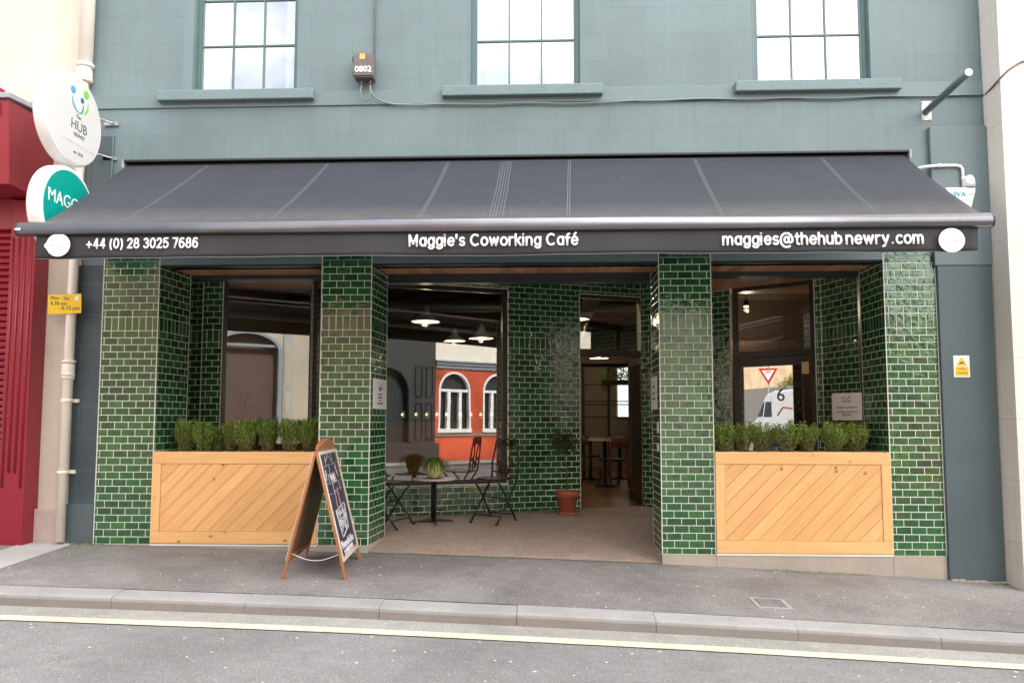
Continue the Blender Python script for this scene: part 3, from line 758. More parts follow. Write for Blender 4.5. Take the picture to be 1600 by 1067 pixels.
def framed(name, p, d, u0, u1, z0, z1, mat, fw=.055, glassm='glass', inset=.035, mull=(), trans=()):
    f = MB(); barbox(f, p, d, u0, u0+fw, inset, inset+.07, z0, z1); barbox(f, p, d, u1-fw, u1, inset, inset+.07, z0, z1)
    barbox(f, p, d, u0+fw, u1-fw, inset, inset+.07, z0, z0+fw); barbox(f, p, d, u0+fw, u1-fw, inset, inset+.07, z1-fw, z1)
    for a, b_ in mull: barbox(f, p, d, a, b_, inset-.004, inset+.074, z0+fw, z1-fw)
    for a, b_, c, e_ in trans: barbox(f, p, d, a, b_, inset-.002, inset+.072, c, e_)
    fo = f.build(name, mat, cafe, .003)
    g = MB(); barbox(g, p, d, u0+fw, u1-fw, inset+.03, inset+.034, z0+fw, z1-fw)
    return fo, g
fo, g = framed('shop_window', cA, cDir, .02, uw-.005, SILL, HEAD+.01, 'charcoal2', .06); g.build('pane', 'glass', fo)
wdl = Vector((1, .33)).normalized(); fo, g = framed('shop_window', (Lp[2]+.006, LY+.0), (wdl.x, wdl.y), 0, 1.42, .35, 3.20, 'charcoal2', .05); g.build('pane', 'glass', fo)
# central doorway: transom light, opened leaf on the right jamb
TZ = 2.28
f = MB(); barbox(f, cA, cDir, ul_+.004, ul_+.02, .02, .12, FL, DH); barbox(f, cA, cDir, ur_-.075, ur_-.004, .02, .12, FL, DH)
barbox(f, cA, cDir, ul_+.02, ur_-.075, .02, .12, DH-.05, DH-.003); barbox(f, cA, cDir, ul_+.02, ur_-.075, .02, .12, TZ, TZ+.09)
fo = f.build('doorway_frame', 'charcoal2', cafe, .003)
g = MB(); barbox(g, cA, cDir, ul_+.02, ur_-.075, .06, .064, TZ+.09, DH-.05); g.build('transom_pane', 'glass', fo)
g = MB(); hp = along(cA, cDir, ur_-.085); ldir = Vector((-.10, 1)).normalized()
barbox(g, hp, (ldir.x, ldir.y), .08, .16, -.02, .025, FL+.01, TZ-.01); barbox(g, hp, (ldir.x, ldir.y), .92, 1.0, -.02, .025, FL+.01, TZ-.01)
barbox(g, hp, (ldir.x, ldir.y), .16, .92, -.02, .025, FL+.01, FL+.12); barbox(g, hp, (ldir.x, ldir.y), .16, .92, -.02, .025, TZ-.10, TZ-.01)
lf = g.build('door', 'charcoal2', cafe, .003)
g = MB(); barbox(g, hp, (ldir.x, ldir.y), .16, .92, 0, .005, FL+.12, TZ-.10); g.build('door_pane', 'glass_plain', lf)
g = MB()
for z in (.45, 1.25, 2.05): barbox(g, hp, (ldir.x, ldir.y), .02, .08, -.018, .02, z, z+.11)
g.split('hinge', 'steel', lf)
# right door with its own frame, top light, glass and street number
fo, g = framed('side_doorway_frame', cB, rD, u1+.012, u2-.012, FL-.02, HEAD-.006, 'charcoal2', .06, trans=[(u1+.07, u2-.07, 2.18, 2.27)])
g.v, g.f, g.uv, g.sm = [], [], [], []
barbox(g, cB, rD, u1+.07, u2-.07, .062, .066, 2.27, HEAD-.066); g.build('top_pane', 'glass', fo)
DR = along(cB, rD, u2-.085); DR = (DR[0]+rD.y*-.06*-1, DR[1]+rD.x*.06); lD = Vector((1, -.83)).normalized()
lw = ulen(along(cB, rD, u1+.085), along(cB, rD, u2-.085)); DL = (DR[0]-lD.x*lw, DR[1]-lD.y*lw)
d0, d1 = 0, lw; g0 = .085; gwr = ulen(DL, ray_hit(1254, DL, lD))
f = MB(); barbox(f, DL, lD, d0, g0, -.03, .03, FL, 2.17); barbox(f, DL, lD, gwr, d1, -.03, .03, FL, 2.17); barbox(f, DL, lD, g0, gwr, -.03, .03, 2.06, 2.17); barbox(f, DL, lD, g0, gwr, -.03, .03, FL, FL+.25)
dr = f.build('door', 'charcoal2', cafe, .003)
g = MB(); barbox(g, DL, lD, g0, gwr, -.003, .003, FL+.25, 2.06); g.build('door_pane', glass_mat('mirror_like_door_glass', .20, (.45, .45, .45), 1.6), dr)
p6 = ray_hit(1214, DL, lD); num = Vector((*along(DL, lD, ulen(DL, p6)), 1.60)); text('street_number', '6', 'ink', dr, num, (lD.x, lD.y, 0), (0, 0, 1), height=.165, bold=.0, lift=.006)
# floor of the porch, sloping up from the pavement, and threshold
pf = MB(); X0, X1 = -4.6, 4.2; n = 40; ys_ = [-.004, .4, .8, 1.2, 1.6, 4.0]
for i in range(n):
    xa, xb = X0+(X1-X0)*i/n, X0+(X1-X0)*(i+1)/n
    def zp(x, y): t = min(1, max(0, y/1.6)); return (zf(x)+.006)*(1-t)+FL*t
    for ya, yb in zip(ys_, ys_[1:]): pf.face([(xa, ya, zp(xa, ya)), (xb, ya, zp(xb, ya)), (xb, yb, zp(xb, yb)), (xa, yb, zp(xa, yb))], smooth=True)
tag(pf.build('porch_floor', 'porch'), kind='structure')
# interior: floor boards, partitions, panels
b = MB(); y = 1.5
b2 = MB()
x = -4.95
while x < 4.5:
    y = 1.30+random.random()
    while y < 11.1:
        L = random.uniform(.9, 1.6); y1 = min(y+L, 11.1)
        # keep behind the porch wall
        lim = max(1.62+.4*(x+2.05)+.05, 1.4) if x < 1.42 else 3.1
        if y1 > lim: b2.box(x+.001, x+.119, max(y, lim), y1-.002, FL-.02, FL+.006)
        y = y1
    x += .12
tag(b2.build('interior_floor', 'parquet'), kind='structure')
b = MB(); b.prism([(1.80, 3.3), (1.88, 3.3), (2.88, 11.1), (2.80, 11.1)], FL-.2, CEIL_IN, 'z'); b.build('partition_wall', 'beige', cafe)
b = MB(); b.box(2.12, XR-.2, 5.0, 5.08, FL-.2, CEIL_IN); b.box(2.9, 4.5, 3.9, 4.9, FL, 2.6); b.split('hall_wall', 'brownpanel', cafe)
b = MB(); b.box(-4.6, -4.5, 1.5, 11.0, FL-.1, CEIL_IN); b.build('partition_wall', 'brownpanel', cafe)
# ducts and joists under the dark ceiling
b = MB()
for y in (2.6, 3.5, 4.6, 5.8, 7.0, 8.2, 9.4): b.box(-4.4, 1.7, y, y+.10, 3.36, CEIL_IN-.002)
b.split('ceiling_joist', 'brownpanel', cafe)
b = MB(); b.tube([(.75, 3.2, 3.25), (.72, 6, 3.22), (.78, 10.8, 3.22)], .13, 14); b.tube([(-4.3, 4.0, 3.2), (-1, 4.2, 3.2), (1.6, 4.3, 3.2)], .09, 12); b.split('ventilation_duct', 'steel', cafe)
wf = MB(); wf.box(1.79, 1.82, 11.05, 11.2, 1.42, 2.71); wf.box(2.15, 2.18, 11.05, 11.2, 1.42, 2.71); wf.box(1.82, 2.15, 11.05, 11.2, 2.68, 2.71); wf.box(1.82, 2.15, 11.05, 11.2, 1.42, 1.45)
wo = wf.build('rear_window', 'white', cafe); g = MB(); g.box(1.82, 2.15, 11.12, 11.125, 1.45, 2.68); g.build('pane', 'glass_plain', wo)

# ------------------------------------------------------------------ awning
aw = empty('awning', (-.4, -.05, 4.2), 'wide dark charcoal cafe awning with white lettering on its valance', 'awning')
b = MB(); b.box(-4.712, 3.942, -.13, -.026, 4.222, 4.248); b.box(-4.70, 3.93, -.05, -.026, 4.10, 4.222); b.build('cassette', 'rail', aw, .004)
b = MB(); b.tube([(-4.66, -.085, 4.175), (3.89, -.085, 4.175)], .030, 14)
b.build('roller', 'rail', aw)
b = MB()
for xe in (-4.712, 3.925): b.prism([(-.13, 4.25), (-.026, 4.25), (-.026, 4.11), (-.10, 4.11), (-.135, 4.16)], xe, xe+.02, 'x')
b.split('end_cap', 'lead', aw, .003)
FT, FB = (-.105, 4.185), (-1.545, 3.158)
def fab(x, t):
    y = FT[0]+(FB[0]-FT[0])*t; z = FT[1]+(FB[1]-FT[1])*t
    sag = -.022*math.sin(PI*t)*(1+.15*math.sin(x*2.3))+.004*math.sin(x*9+t*3)*t*(1-t)*4
    z += sag+.007*math.exp(-((x+.40)/.10)**2)*math.sin((x+.4)*95)*(.4+.6*t)
    return (x, y, z)
b = MB(); xa = []
x = -4.665
while x < 3.87:
    xa.append(x); x += .012 if -.75 < x < -.05 else .07
xa.append(3.88); NT_ = 20
grid = [[b.p(fab(x, k/NT_)) for k in range(NT_+1)] for x in xa]
for i in range(len(xa)-1):
    for k in range(NT_): b.facei((grid[i][k], grid[i][k+1], grid[i+1][k+1], grid[i+1][k]), smooth=True)
fb = b.build('fabric', 'fabric', aw); sm = fb.modifiers.new('thick', 'SOLIDIFY'); sm.thickness = .0015; sm.offset = -1
b = MB()
def stitch(x0, x1, wd=.006):
    for k in range(NT_):
        t0, t1 = k/NT_, (k+1)/NT_; xa_, xb_ = x0+(x1-x0)*t0, x0+(x1-x0)*t1
        P0, P1 = Vector(fab(xa_, t0)), Vector(fab(xb_, t1)); up_ = Vector((0, -.58, .81))*.0025
        b.face([P0+up_-Vector((wd/2, 0, 0)), P1+up_-Vector((wd/2, 0, 0)), P1+up_+Vector((wd/2, 0, 0)), P0+up_+Vector((wd/2, 0, 0))])
for a, c in ((-3.743, -3.929), (-2.393, -2.537), (-1.053, -1.161), (.27, .21), (1.624, 1.605), (2.975, 2.983)):
    b = MB(); stitch(a, c, .005); stitch(a+.022, c+.022, .005); b.build('seam', 'seam', aw)
b = MB()
for k in range(5): stitch(-.455+.026*k, -.50+.030*k, .0045)
b.build('seam', 'seam', aw)
b = MB(); prof = [(-1.52, 3.148), (-1.545, 3.166), (-1.585, 3.168), (-1.622, 3.150), (-1.640, 3.118), (-1.640, 3.078), (-1.628, 3.045), (-1.60, 3.036), (-1.55, 3.036), (-1.52, 3.05)]
rings = [[b.p((x, y, z)) for y, z in prof] for x in (-4.83, 3.914)]
n = len(prof)
for k in range(n): b.facei((rings[0][k], rings[0][(k+1) % n], rings[1][(k+1) % n], rings[1][k]), smooth=True)
b.facei(rings[0][::-1]); b.facei(rings[1]); b.build('front_bar', 'bar', aw)
b = MB()
for x in (-4.850, 3.914): b.prism([(y*1.0, z) for y, z in prof], x, x+.020, 'x')
b.split('bar_end_cap', 'rail', aw, .003)
b = MB(); b.box(-4.845, -4.79, -1.6435, -1.641, 3.078, 3.098); b.build('bar_sticker', 'white', aw)
# folding arms
for sgn, x0, x1, xe in ((1, -3.9, -2.9, -3.9), (-1, 3.1, 2.1, 3.1)):
    b = MB(); b.tube([(x0, -.10, 4.05), (x1, -.85, 3.48)], .022, 8); b.tube([(x1, -.85, 3.48), (xe, -1.55, 3.08)], .020, 8); b.tube([(x1, -.85, 3.45), (x1, -.85, 3.51)], .03, 10)
    b.build('folding_arm', 'rail', aw)
# valance with slight waves
b = MB(); n = 150; VX0, VX1 = -4.672, 3.806
def vy(x, t): return -1.592-.012*t*math.sin(x*3.1)-.007*t*math.sin(x*7.7+1)
g_ = [[b.p((VX0+(VX1-VX0)*i/n, vy(VX0+(VX1-VX0)*i/n, k/5), 3.045-(.222+.004*math.sin(i*.11))*k/5)) for k in range(6)] for i in range(n+1)]
for i in range(n):
    for k in range(5): b.facei((g_[i][k], g_[i][k+1], g_[i+1][k+1], g_[i+1][k]), smooth=True)
va = b.build('valance', 'valance', aw); sm = va.modifiers.new('thick', 'SOLIDIFY'); sm.thickness = .002
b = MB(); pth = [(VX0+(VX1-VX0)*i/n, vy(VX0+(VX1-VX0)*i/n, 1)-.003, 3.045-(.222+.004*math.sin(i*.11))) for i in range(n+1)]; b.tube(pth, .0035, 6); b.build('hem', 'seam', va)
TY = -1.617
def A_(cx, cz, rx, rz, a0, a1, n=10):
    return [(cx+rx*math.cos(math.radians(a0+(a1-a0)*k/n)), cz+rz*math.sin(math.radians(a0+(a1-a0)*k/n))) for k in range(n+1)]
XH, CP = .52, .72
BOWL = lambda: [A_(.22, .26, .20, .26, 0, 360, 18)]
GL = {
 'c': (.46, [A_(.22, .26, .21, .26, 45, 315, 14)]),
 'M': (.66, [[(0, 0), (0, CP), (.27, .12), (.54, CP), (.54, 0)]]),
 'C': (.66, [A_(.31, .36, .31, .36, 52, 308, 18)]),
 'a': (.50, BOWL()+[[(.42, XH), (.42, 0)]]), 'g': (.50, BOWL()+[[(.42, XH), (.42, -.03)]+A_(.22, -.03, .20, .17, 0, -150, 8)]),
 'b': (.50, [[(0, CP), (0, 0)], A_(.20, .26, .20, .26, 0, 360, 18)]), 'o': (.52, [A_(.22, .26, .22, .26, 0, 360, 20)]),
 'e': (.50, [[(.02, .27), (.42, .27)]+A_(.22, .26, .21, .26, 4, 318, 16)]), 'i': (.14, [[(0, 0), (0, XH)], [(0, CP-.01), (0, CP)]]),
 's': (.42, [A_(.17, .385, .15, .135, 35, 250, 10)+A_(.17, .135, .16, .135, 70, -150, 10)]), "'": (.14, [[(0, .5), (0, CP)]]),
 'r': (.34, [[(0, 0), (0, XH)], [(0, .28)]+A_(.20, .32, .20, .20, 170, 75, 6)]), 'k': (.44, [[(0, 0), (0, CP)], [(.34, XH), (.02, .22)], [(.12, .31), (.36, 0)]]),
 'n': (.48, [[(0, 0), (0, XH)], [(0, .28)]+A_(.19, .30, .19, .22, 170, 0, 10)+[(.38, 0)]]), 'h': (.48, [[(0, 0), (0, CP)], [(0, .28)]+A_(.19, .30, .19, .22, 170, 0, 10)+[(.38, 0)]]),
 'm': (.74, [[(0, 0), (0, XH)], [(0, .30)]+A_(.16, .33, .16, .19, 170, 0, 8)+[(.32, 0)], [(.32, .30)]+A_(.48, .33, .16, .19, 170, 0, 8)+[(.64, 0)]]),
 'w': (.70, [[(0, XH), (.15, 0), (.30, XH-.04), (.45, 0), (.60, XH)]]), 'y': (.46, [[(0, XH), (.19, .02)], [(.38, XH), (.14, -.14), (.02, -.19)]]),
 'u': (.48, [[(0, XH), (0, .22)]+A_(.19, .22, .19, .22, 180, 360, 10)+[(.38, XH)], [(.38, .22), (.38, 0)]]), 'f': (.32, [[(.10, 0), (.10, .55)]+A_(.24, .56, .14, .16, 180, 90, 6), [(0, .47), (.26, .47)]]),
 't': (.32, [[(.11, .68), (.11, .12)]+A_(.22, .12, .11, .12, 180, 280, 5), [(0, .50), (.25, .50)]]), '.': (.16, [[(0, .01), (0, .02)]]),
 '@': (.92, [A_(.40, .28, .15, .19, 0, 360, 16), [(.56, .46), (.54, .16)]+A_(.66, .20, .11, .10, 200, 300, 5)+A_(.40, .26, .42, .46, -10, 300, 26)]),
 '+': (.52, [[(0, .27), (.40, .27)], [(.20, .06), (.20, .48)]]), '(': (.26, [A_(.30, .28, .28, .52, 130, 230, 8)]), ')': (.26, [A_(-.14, .28, .28, .52, -50, 50, 8)]),
 '0': (.52, [A_(.21, .36, .21, .36, 0, 360, 20)]), '1': (.3, [[(.1, 0), (.1, CP)]]), '2': (.50, [A_(.20, .52, .19, .20, 165, -35, 9)+[(.0, 0), (.40, 0)]]),
 '3': (.50, [A_(.19, .54, .17, .18, 155, -80, 9)+A_(.19, .19, .20, .19, 85, -155, 10)]), '4': (.52, [[(.31, 0), (.31, CP), (0, .20), (.42, .20)]]),
 '5': (.50, [[(.37, CP), (.08, CP), (.03, .36)]+A_(.19, .23, .21, .23, 125, -150, 12)]), '6': (.52, [A_(.21, .22, .20, .22, 0, 360, 16), [(.02, .24)]+A_(.24, .38, .23, .34, 180, 55, 9)]),
 '7': (.48, [[(0, CP), (.38, CP), (.14, 0)]]), '8': (.52, [A_(.21, .54, .17, .18, 0, 360, 14), A_(.21, .19, .21, .19, 0, 360, 16)]),
}
GL['\u00e9'] = (.50, GL['e'][1]+[[(.18, .66), (.28, .78)]])
def strokes(s, x0, x1, y, zb, h, parent, mat='signwhite', wd=.076):
    adv = sum(GL[c][0]+.115 if c != ' ' else .30 for c in s)-.115; sx = (x1-x0)/adv; sz = h/CP; x = 0; b = MB()
    for c in s:
        if c == ' ': x += .30; continue
        w_, st_ = GL[c]
        for P in st_:
            pts = [Vector((x0+(x+px)*sx, 0, zb+pz*sz)) for px, pz in P]; r_ = wd*sz; n = len(pts)
            closed = (pts[0]-pts[-1]).length < 1e-5
            b.T = Matrix.Translation((0, y, 0)) @ Matrix.Diagonal((1, .16, 1, 1))
            for p_, q_ in zip(pts, pts[1:]): b.tube([p_, q_], r_, 10)
            for p_ in pts: b.T = Matrix.Translation((p_.x, y, p_.z)) @ Matrix.Diagonal((1, .16, 1, 1)) @ Matrix.Rotation(PI/2, 4, 'X'); b.lathe([(r_*.7, -r_*.7), (r_, 0), (r_*.7, r_*.7)], n=10)
        x += w_+.115
    b.T = None; return b.build('lettering', mat, parent)
def vtext(s, px0, px1, zb, h):
    a, c = at(px0, 380, Y=TY).x, at(px1, 380, Y=TY).x
    text('lettering', s, 'signwhite', va, (a, TY, zb), (1, 0, 0), (0, 0, 1), width=c-a, height=h, bold=.018)
for s_t, pa, pb, zb, hh in (('+44 (0) 28 3025 7686', 136, 310, 2.912, .084), ("Maggie's Coworking Caf\u00e9", 640, 904, 2.908, .096), ('maggies@thehub', 1130, 1317, 2.895, .097), ('newry', 1323, 1390, 2.895, .097), ('.com', 1395, 1444, 2.895, .097)):
    strokes(s_t, at(pa, 380, Y=TY).x, at(pb, 380, Y=TY).x, TY, zb, hh, va)
for px, nm in ((91, 0), (1487, 1)):
    c = at(px, 383 if nm == 0 else 375.5, Y=TY); b = MB()
    pts = []
    for k in range(40):
        a = 2*PI*k/40; r = .107
        if nm == 0 and abs(a-PI*1.02) < .28: r = .107+.024*(1-abs(a-PI*1.02)/.28)
        pts.append((c.x+r*math.cos(a)*1.05, c.z+r*math.sin(a)))
    b.prism(pts, TY-.003, TY, 'y'); dd = b.build('logo_disc', 'signwhite', va)
    text('lettering', "MAGGIE'S", 'paleink', va, (c.x, TY-.003, c.z-.015), (1, 0, 0), (0, 0, 1), width=.15, align='CENTER', bold=.0, lift=.002)

# ------------------------------------------------------------------ round projecting signs on the left
def round_sign(name, cy, cz, r, rim, facemat, label):
    X = -4.93
    e = empty(name, (X, 0, cz), label, 'sign')
    b = MB(); b.T = Matrix.Translation((X-.15, cy, cz)) @ Matrix.Rotation(PI/2, 4, 'Y')
    b.lathe([(r-.03, 0), (r-.006, .004), (r, .02), (r, .125), (r-.008, .142), (r-.02, .15), (r-rim, .15)], n=64); sh = b.build('casing', 'white', e)
    b = MB(); b.T = Matrix.Translation((X-.15, cy, cz)) @ Matrix.Rotation(PI/2, 4, 'Y')
    b.lathe([(r-rim, .150), (r-rim-.002, .154)], n=64); b.build('sign_face', facemat, e)
    for dz in (.42*r, -.42*r):
        k = MB(); z = cz+dz*.98; k.tube([(X-.07, cy+math.sqrt(max(0, r*r-dz*dz))-.02, z-.02), (X-.03, -.16, z), (X+.02, -.05, z), (X+.06, -.03, z)], .011, 8); k.box(X-.06, X+.10, -.03, -.001, z-.025, z+.012)
        k.build('bracket', 'steel', e)
    return e, X+.0045
sg, SX = round_sign('round_sign', -.66, 4.505, .49, .02, 'face', 'white round projecting sign with green and blue figures reading The Hub Newry')
def stxt(s, y, z, w_, m_, e, bold=0): text('lettering', s, m_, e, (SX-.002, y, z), (0, 1, 0), (0, 0, 1), width=w_, align='CENTER', bold=bold, lift=.003)
cy_s = -.60
def disc(e, y, z, r, m_):
    b = MB(); b.T = Matrix.Translation((SX-.001, y, z)) @ Matrix.Rotation(PI/2, 4, 'Y'); b.lathe([(r, 0), (r, .004)], n=20); b.build('logo_mark', m_, e)
disc(sg, cy_s-.13, 4.80, .040, 'blue'); disc(sg, cy_s+.10, 4.835, .045, 'green'); disc(sg, cy_s+.035, 4.745, .030, 'petrol')
def arc(e, y, z, r, a0, a1, m_, wd=.016, sy=1.0):
    b = MB(); n = 14; P = []
    for k in range(n+1):
        a = a0+(a1-a0)*k/n; hw = wd*math.sin(PI*min(1, max(.12, k/n)))*.9+.002
        P.append(((y+(r-hw)*math.cos(a)*sy, z+(r-hw)*math.sin(a)), (y+(r+hw)*math.cos(a)*sy, z+(r+hw)*math.sin(a))))
    for p_, q_ in zip(P, P[1:]): b.face([(SX+.003, *p_[0]), (SX+.003, *p_[1]), (SX+.003, *q_[1]), (SX+.003, *q_[0])])
    o = b.build('logo_mark', m_, e); s_ = o.modifiers.new('thick', 'SOLIDIFY'); s_.thickness = .002
arc(sg, cy_s-.01, 4.725, .13, PI*1.0, PI*1.5, 'blue', .011); arc(sg, cy_s+.01, 4.725, .13, -PI*.36, PI*.08, 'green', .013); arc(sg, cy_s-.03, 4.67, .085, -PI*.42, PI*.12, 'petrol', .008)
stxt('The', cy_s-.02, 4.525, .085, 'ink', sg); stxt('HUB', cy_s, 4.395, .28, 'ink', sg); stxt('NEWRY', cy_s+.01, 4.325, .20, 'ink', sg)
stxt('COWORKING · EVENTS · TRAINING', cy_s, 4.235, .60, 'paleink', sg); stxt('est. 2010', cy_s, 4.14, .17, 'ink', sg)
sg2, SX = round_sign('round_sign', -.70, 3.50, .475, .045, 'teal_disc', 'teal faced round projecting sign with white rim partly behind the awning')
text('lettering', "MAGGIE'S", 'signwhite', sg2, (SX-.002, -1.06, 3.53), (0, 1, 0), (0, 0, 1), width=.74, height=.14, bold=.0, lift=.003)
# clear junction plate beside the signs
e = empty('wall_plate', (-4.93, 0, 4.2), 'weathered painted backing board on the wall behind the round signs', 'board')
b = MB(); b.box(-5.12, -4.875, -.030, -.001, 3.2, 4.56); b.build('board', 'teal_dark', e, .004); b = MB(); b.box(-4.885, -4.87, -.036, -.030, 3.2, 4.56); b.build('edge_strip', 'teal_plain', e)

# ------------------------------------------------------------------ left neighbour, red shop, downpipe
ln = empty('cream_building', (-9, 2, 0), 'cream rendered neighbouring building left of the cafe', 'building')
b = MB(); b.box(-16, -5.2, 0.03, 9, .35, 10); b.build('wall', 'cream', ln)
b = MB(); b.box(-16, -5.245, -.03, 9, -.4, .375); b.build('plinth', 'plinth_pink', ln, .01)
rs = empty('red_shopfront', (-8, -.3, 0), 'red painted shopfront with fluted pilaster and roller shutter at the left edge', 'shopfront')
RX = -5.595; RY = -.22
b = MB(); b.box(-5.885, RX, RY, .03, zf(-6)-.05, 3.78); b.build('pilaster', 'red', rs, .012)
b = MB()
for i in range(4):
    xx = -5.845+i*.068; b.tube([(xx, RY-.001, .86-abs(i-1.5)*.16), (xx, RY-.001, 3.35)], .014, 8)
b.build('fluting', 'red', rs)
b = MB(); b.box(-6.15, RX+.004, RY-.05, .03, 0.0, .36); b.build('pilaster_base', 'red', rs, .01) if False else None
b = MB(); b.prism([(-.76, 4.70), (.03, 4.70), (.03, 3.80), (-.35, 3.80), (-.69, 3.81)], -16, RX, 'x'); b.build('fascia', 'red', rs, .008)
b = MB(); b.box(-16, -5.84, -.772, -.755, 3.92, 4.52); b.build('fascia_panel', 'red', rs, .004)
b = MB(); b.box(-5.80, -5.69, -.775, -.755, 4.53, 4.66); b.build('fascia_block', 'red', rs, .006)
b = MB(); b.prism([(-.80, 4.70), (.03, 4.77), (.03, 4.82), (-.80, 4.755)], -16, RX+.03, 'x'); b.build('lead_capping', 'lead', rs, .004)
b = MB(); b.box(-16, RX-.05, .028-.10, .028, 4.83, 4.95); b.box(-5.80, -5.735, -.70, -.62, 4.77, 4.85); b.split('cornice_block', 'red', rs, .006)
b = MB(); b.box(-16, -5.885, RY+.02, .03, 3.45, 3.80); b.build('shutter_box', 'red', rs, .01)
b = MB(); z = .05
while z < 3.45:
    b.prism([(RY+.10, z), (RY+.065, z+.02), (RY+.06, z+.045), (RY+.075, z+.066), (RY+.10, z+.070)], -16, -5.885, 'x'); z += .072
b.build('roller_shutter', 'red', rs)
dp = empty('downpipe', (-5.26, -.08, 0), 'cream painted cast iron downpipe between the cream and teal walls', 'downpipe')
b = MB(); b.tube([(-5.20, -.085, 9), (-5.205, -.085, 5.3)], .078, 16); b.tube([(-5.215, -.085, 5.3), (-5.27, -.085, zf(-5.2)+.03)], .052, 16); b.build('pipe', 'cream_paint', dp)
b = MB()
for z, r, h in ((5.25, .085, .16), (5.36, .095, .04), (5.20, .092, .03), (1.88, .068, .17), (1.99, .074, .03), (1.85, .074, .03), (1.56, .062, .04), (.78, .060, .035), (3.35, .062, .04)):
    xx = -5.212-(5.3-z)*.011 if z < 5.3 else -5.205
    b.lathe([(r*.93, -h/2), (r, -h/2+.01), (r, h/2-.01), (r*.93, h/2)], (xx, -.085, z), 16)
b.split('collar', 'cream_paint', dp)
b = MB()
for z in (.78, 1.56, 3.35): 
    xx = -5.212-(5.3-z)*.011; b.box(xx-.10, xx+.10, -.03, -.002, z-.02, z+.02)
b.split('pipe_bracket', 'cream_paint', dp, .003)
ye = empty('parking_sign', (-5.28, -.16, 2.62), 'yellow Mon-Sat parking times sign strapped to the cream downpipe', 'sign')
b = MB(); b.T = Matrix.Translation((-5.28, -.150, 2.622)) @ Matrix.Rotation(math.radians(-1.8), 4, 'Y'); b.box(-.188, .188, -.004, .0, -.108, .108); b.build('plate', 'yellow', ye, .002)
text('lettering', 'Mon - Sat', 'ink', ye, (-5.44, -.154, 2.672), (1, 0, -.02), (0, 0, 1), width=.21, lift=.002)
text('lettering', '8.30 am', 'ink', ye, (-5.44, -.154, 2.612), (1, 0, -.02), (0, 0, 1), width=.18, lift=.002)
text('lettering', '- 6.15 pm', 'ink', ye, (-5.35, -.154, 2.545), (1, 0, -.02), (0, 0, 1), width=.24, lift=.002)
b = MB(); b.T = Matrix.Translation((-5.145, -.1545, 2.685)) @ Matrix.Rotation(PI/2, 4, 'X'); b.lathe([(.026, 0), (.026, .003)], n=20); b.build('round_mark', 'signwhite', ye)
# ------------------------------------------------------------------ right neighbour
rn = empty('cream_building', (9, 2, 0), 'off-white rendered building with cracks at the right edge of the street front', 'building')
b = MB(); b.box(XR, 16, -.345, 9, -.9, 10); b.build('wall', 'cream_r', rn)
b = MB()
for i in range(120):
    z = -.3+i*.055; b.box(XR-.004-random.random()*.014, XR+.01, -.012-random.random()*.006, .0, z, z+.056)
b.build('ragged_paint_edge', 'teal_plain', rn)

# ------------------------------------------------------------------ small things on the upper wall
mb_ = empty('meter_box', (-2.0, -.1, 5.14), 'small brown grey meter box numbered 0802 on the teal wall', 'meter box')
b = MB(); b.box(-2.10, -1.885, -.165, -.02, 5.135, 5.41); b.build('box', 'box', mb_, .006)
b = MB(); b.box(-2.105, -1.88, -.180, -.166, 5.150, 5.405); b.build('lid', 'box', mb_, .004)
b = MB(); b.box(-2.125, -2.106, -.15, -.10, 5.33, 5.38); b.box(-2.12, -2.106, -.15, -.10, 5.17, 5.2); b.split('hinge', 'black', mb_)
b = MB(); b.box(-2.035, -1.975, -.183, -.181, 5.335, 5.395); b.build('warning_label', plain('amber_label', (.75, .42, .08), .5, 0), mb_)
text('lettering', '0802', 'signwhite', mb_, (-2.088, -.1805, 5.185), (1, 0, 0), (0, 0, 1), width=.185, bold=.03, lift=.002)
b = MB(); b.tube([(-2.03, -.10, 5.13), (-2.03, -.10, 5.07)], .012, 8); b.tube([(-1.93, -.10, 5.13), (-1.93, -.10, 5.07)], .012, 8); b.split('cable_gland', 'browncable', mb_)
cbl = empty('cable_run', (-1.9, -.04, 4.9), 'thin grey cables clipped to the wall from the meter box along the string course', 'cable')
b = MB(); b.tube([(-1.90, -.03, 9), (-1.905, -.03, 5.42)], .011, 8)
lo = [(-2.03, -.10, 5.07), (-2.045, -.09, 4.99), (-2.02, -.08, 4.93), (-1.98, -.08, 4.905), (-1.945, -.08, 4.93), (-1.93, -.09, 4.98), (-1.93, -.10, 5.07)]
b.tube(lo, .008, 8)
pth = [(-1.935, -.10, 5.07), (-1.925, -.09, 5.0), (-1.88, -.07, 4.94), (-1.80, -.05, 4.90), (-1.68, -.04, 4.872), (-1.55, -.04, 4.866)]
for i in range(32):
    x = -1.4+i*.2; pth.append((x, -.035, 4.862+.006*math.sin(i*1.3)+.004*math.sin(i*.5)+(.012 if x > 1 else 0)))
b.tube(pth, .009, 8); b.build('cable', 'cable', cbl)
cb3 = MB(); cb3.tube([(4.79, -.06, 4.87), (4.76, -.36, 4.90), (4.86, -.37, 5.0), (5.0, -.36, 5.09), (5.3, -.36, 5.13), (5.7, -.36, 5.115), (7, -.36, 5.10)], .010, 8)
tag(cb3.build('brown_cable', 'browncable'), 'brown cable looping across the off-white wall at the right edge', 'cable')
sp_ = empty('sign_bracket', (4.18, 0, 4.72), 'bare teal painted pole on a bolted plate sticking out over the awning', 'bracket')
b = MB(); b.box(4.128, 4.232, -.012, -.001, 4.61, 4.825); b.build('base_plate', 'aluframe', sp_, .002)
b = MB(); b.tube([(4.165, -.012, 4.70), (4.162, -.90, 4.745)], .036, 18); b.build('pole', 'teal_frame', sp_)
b = MB()
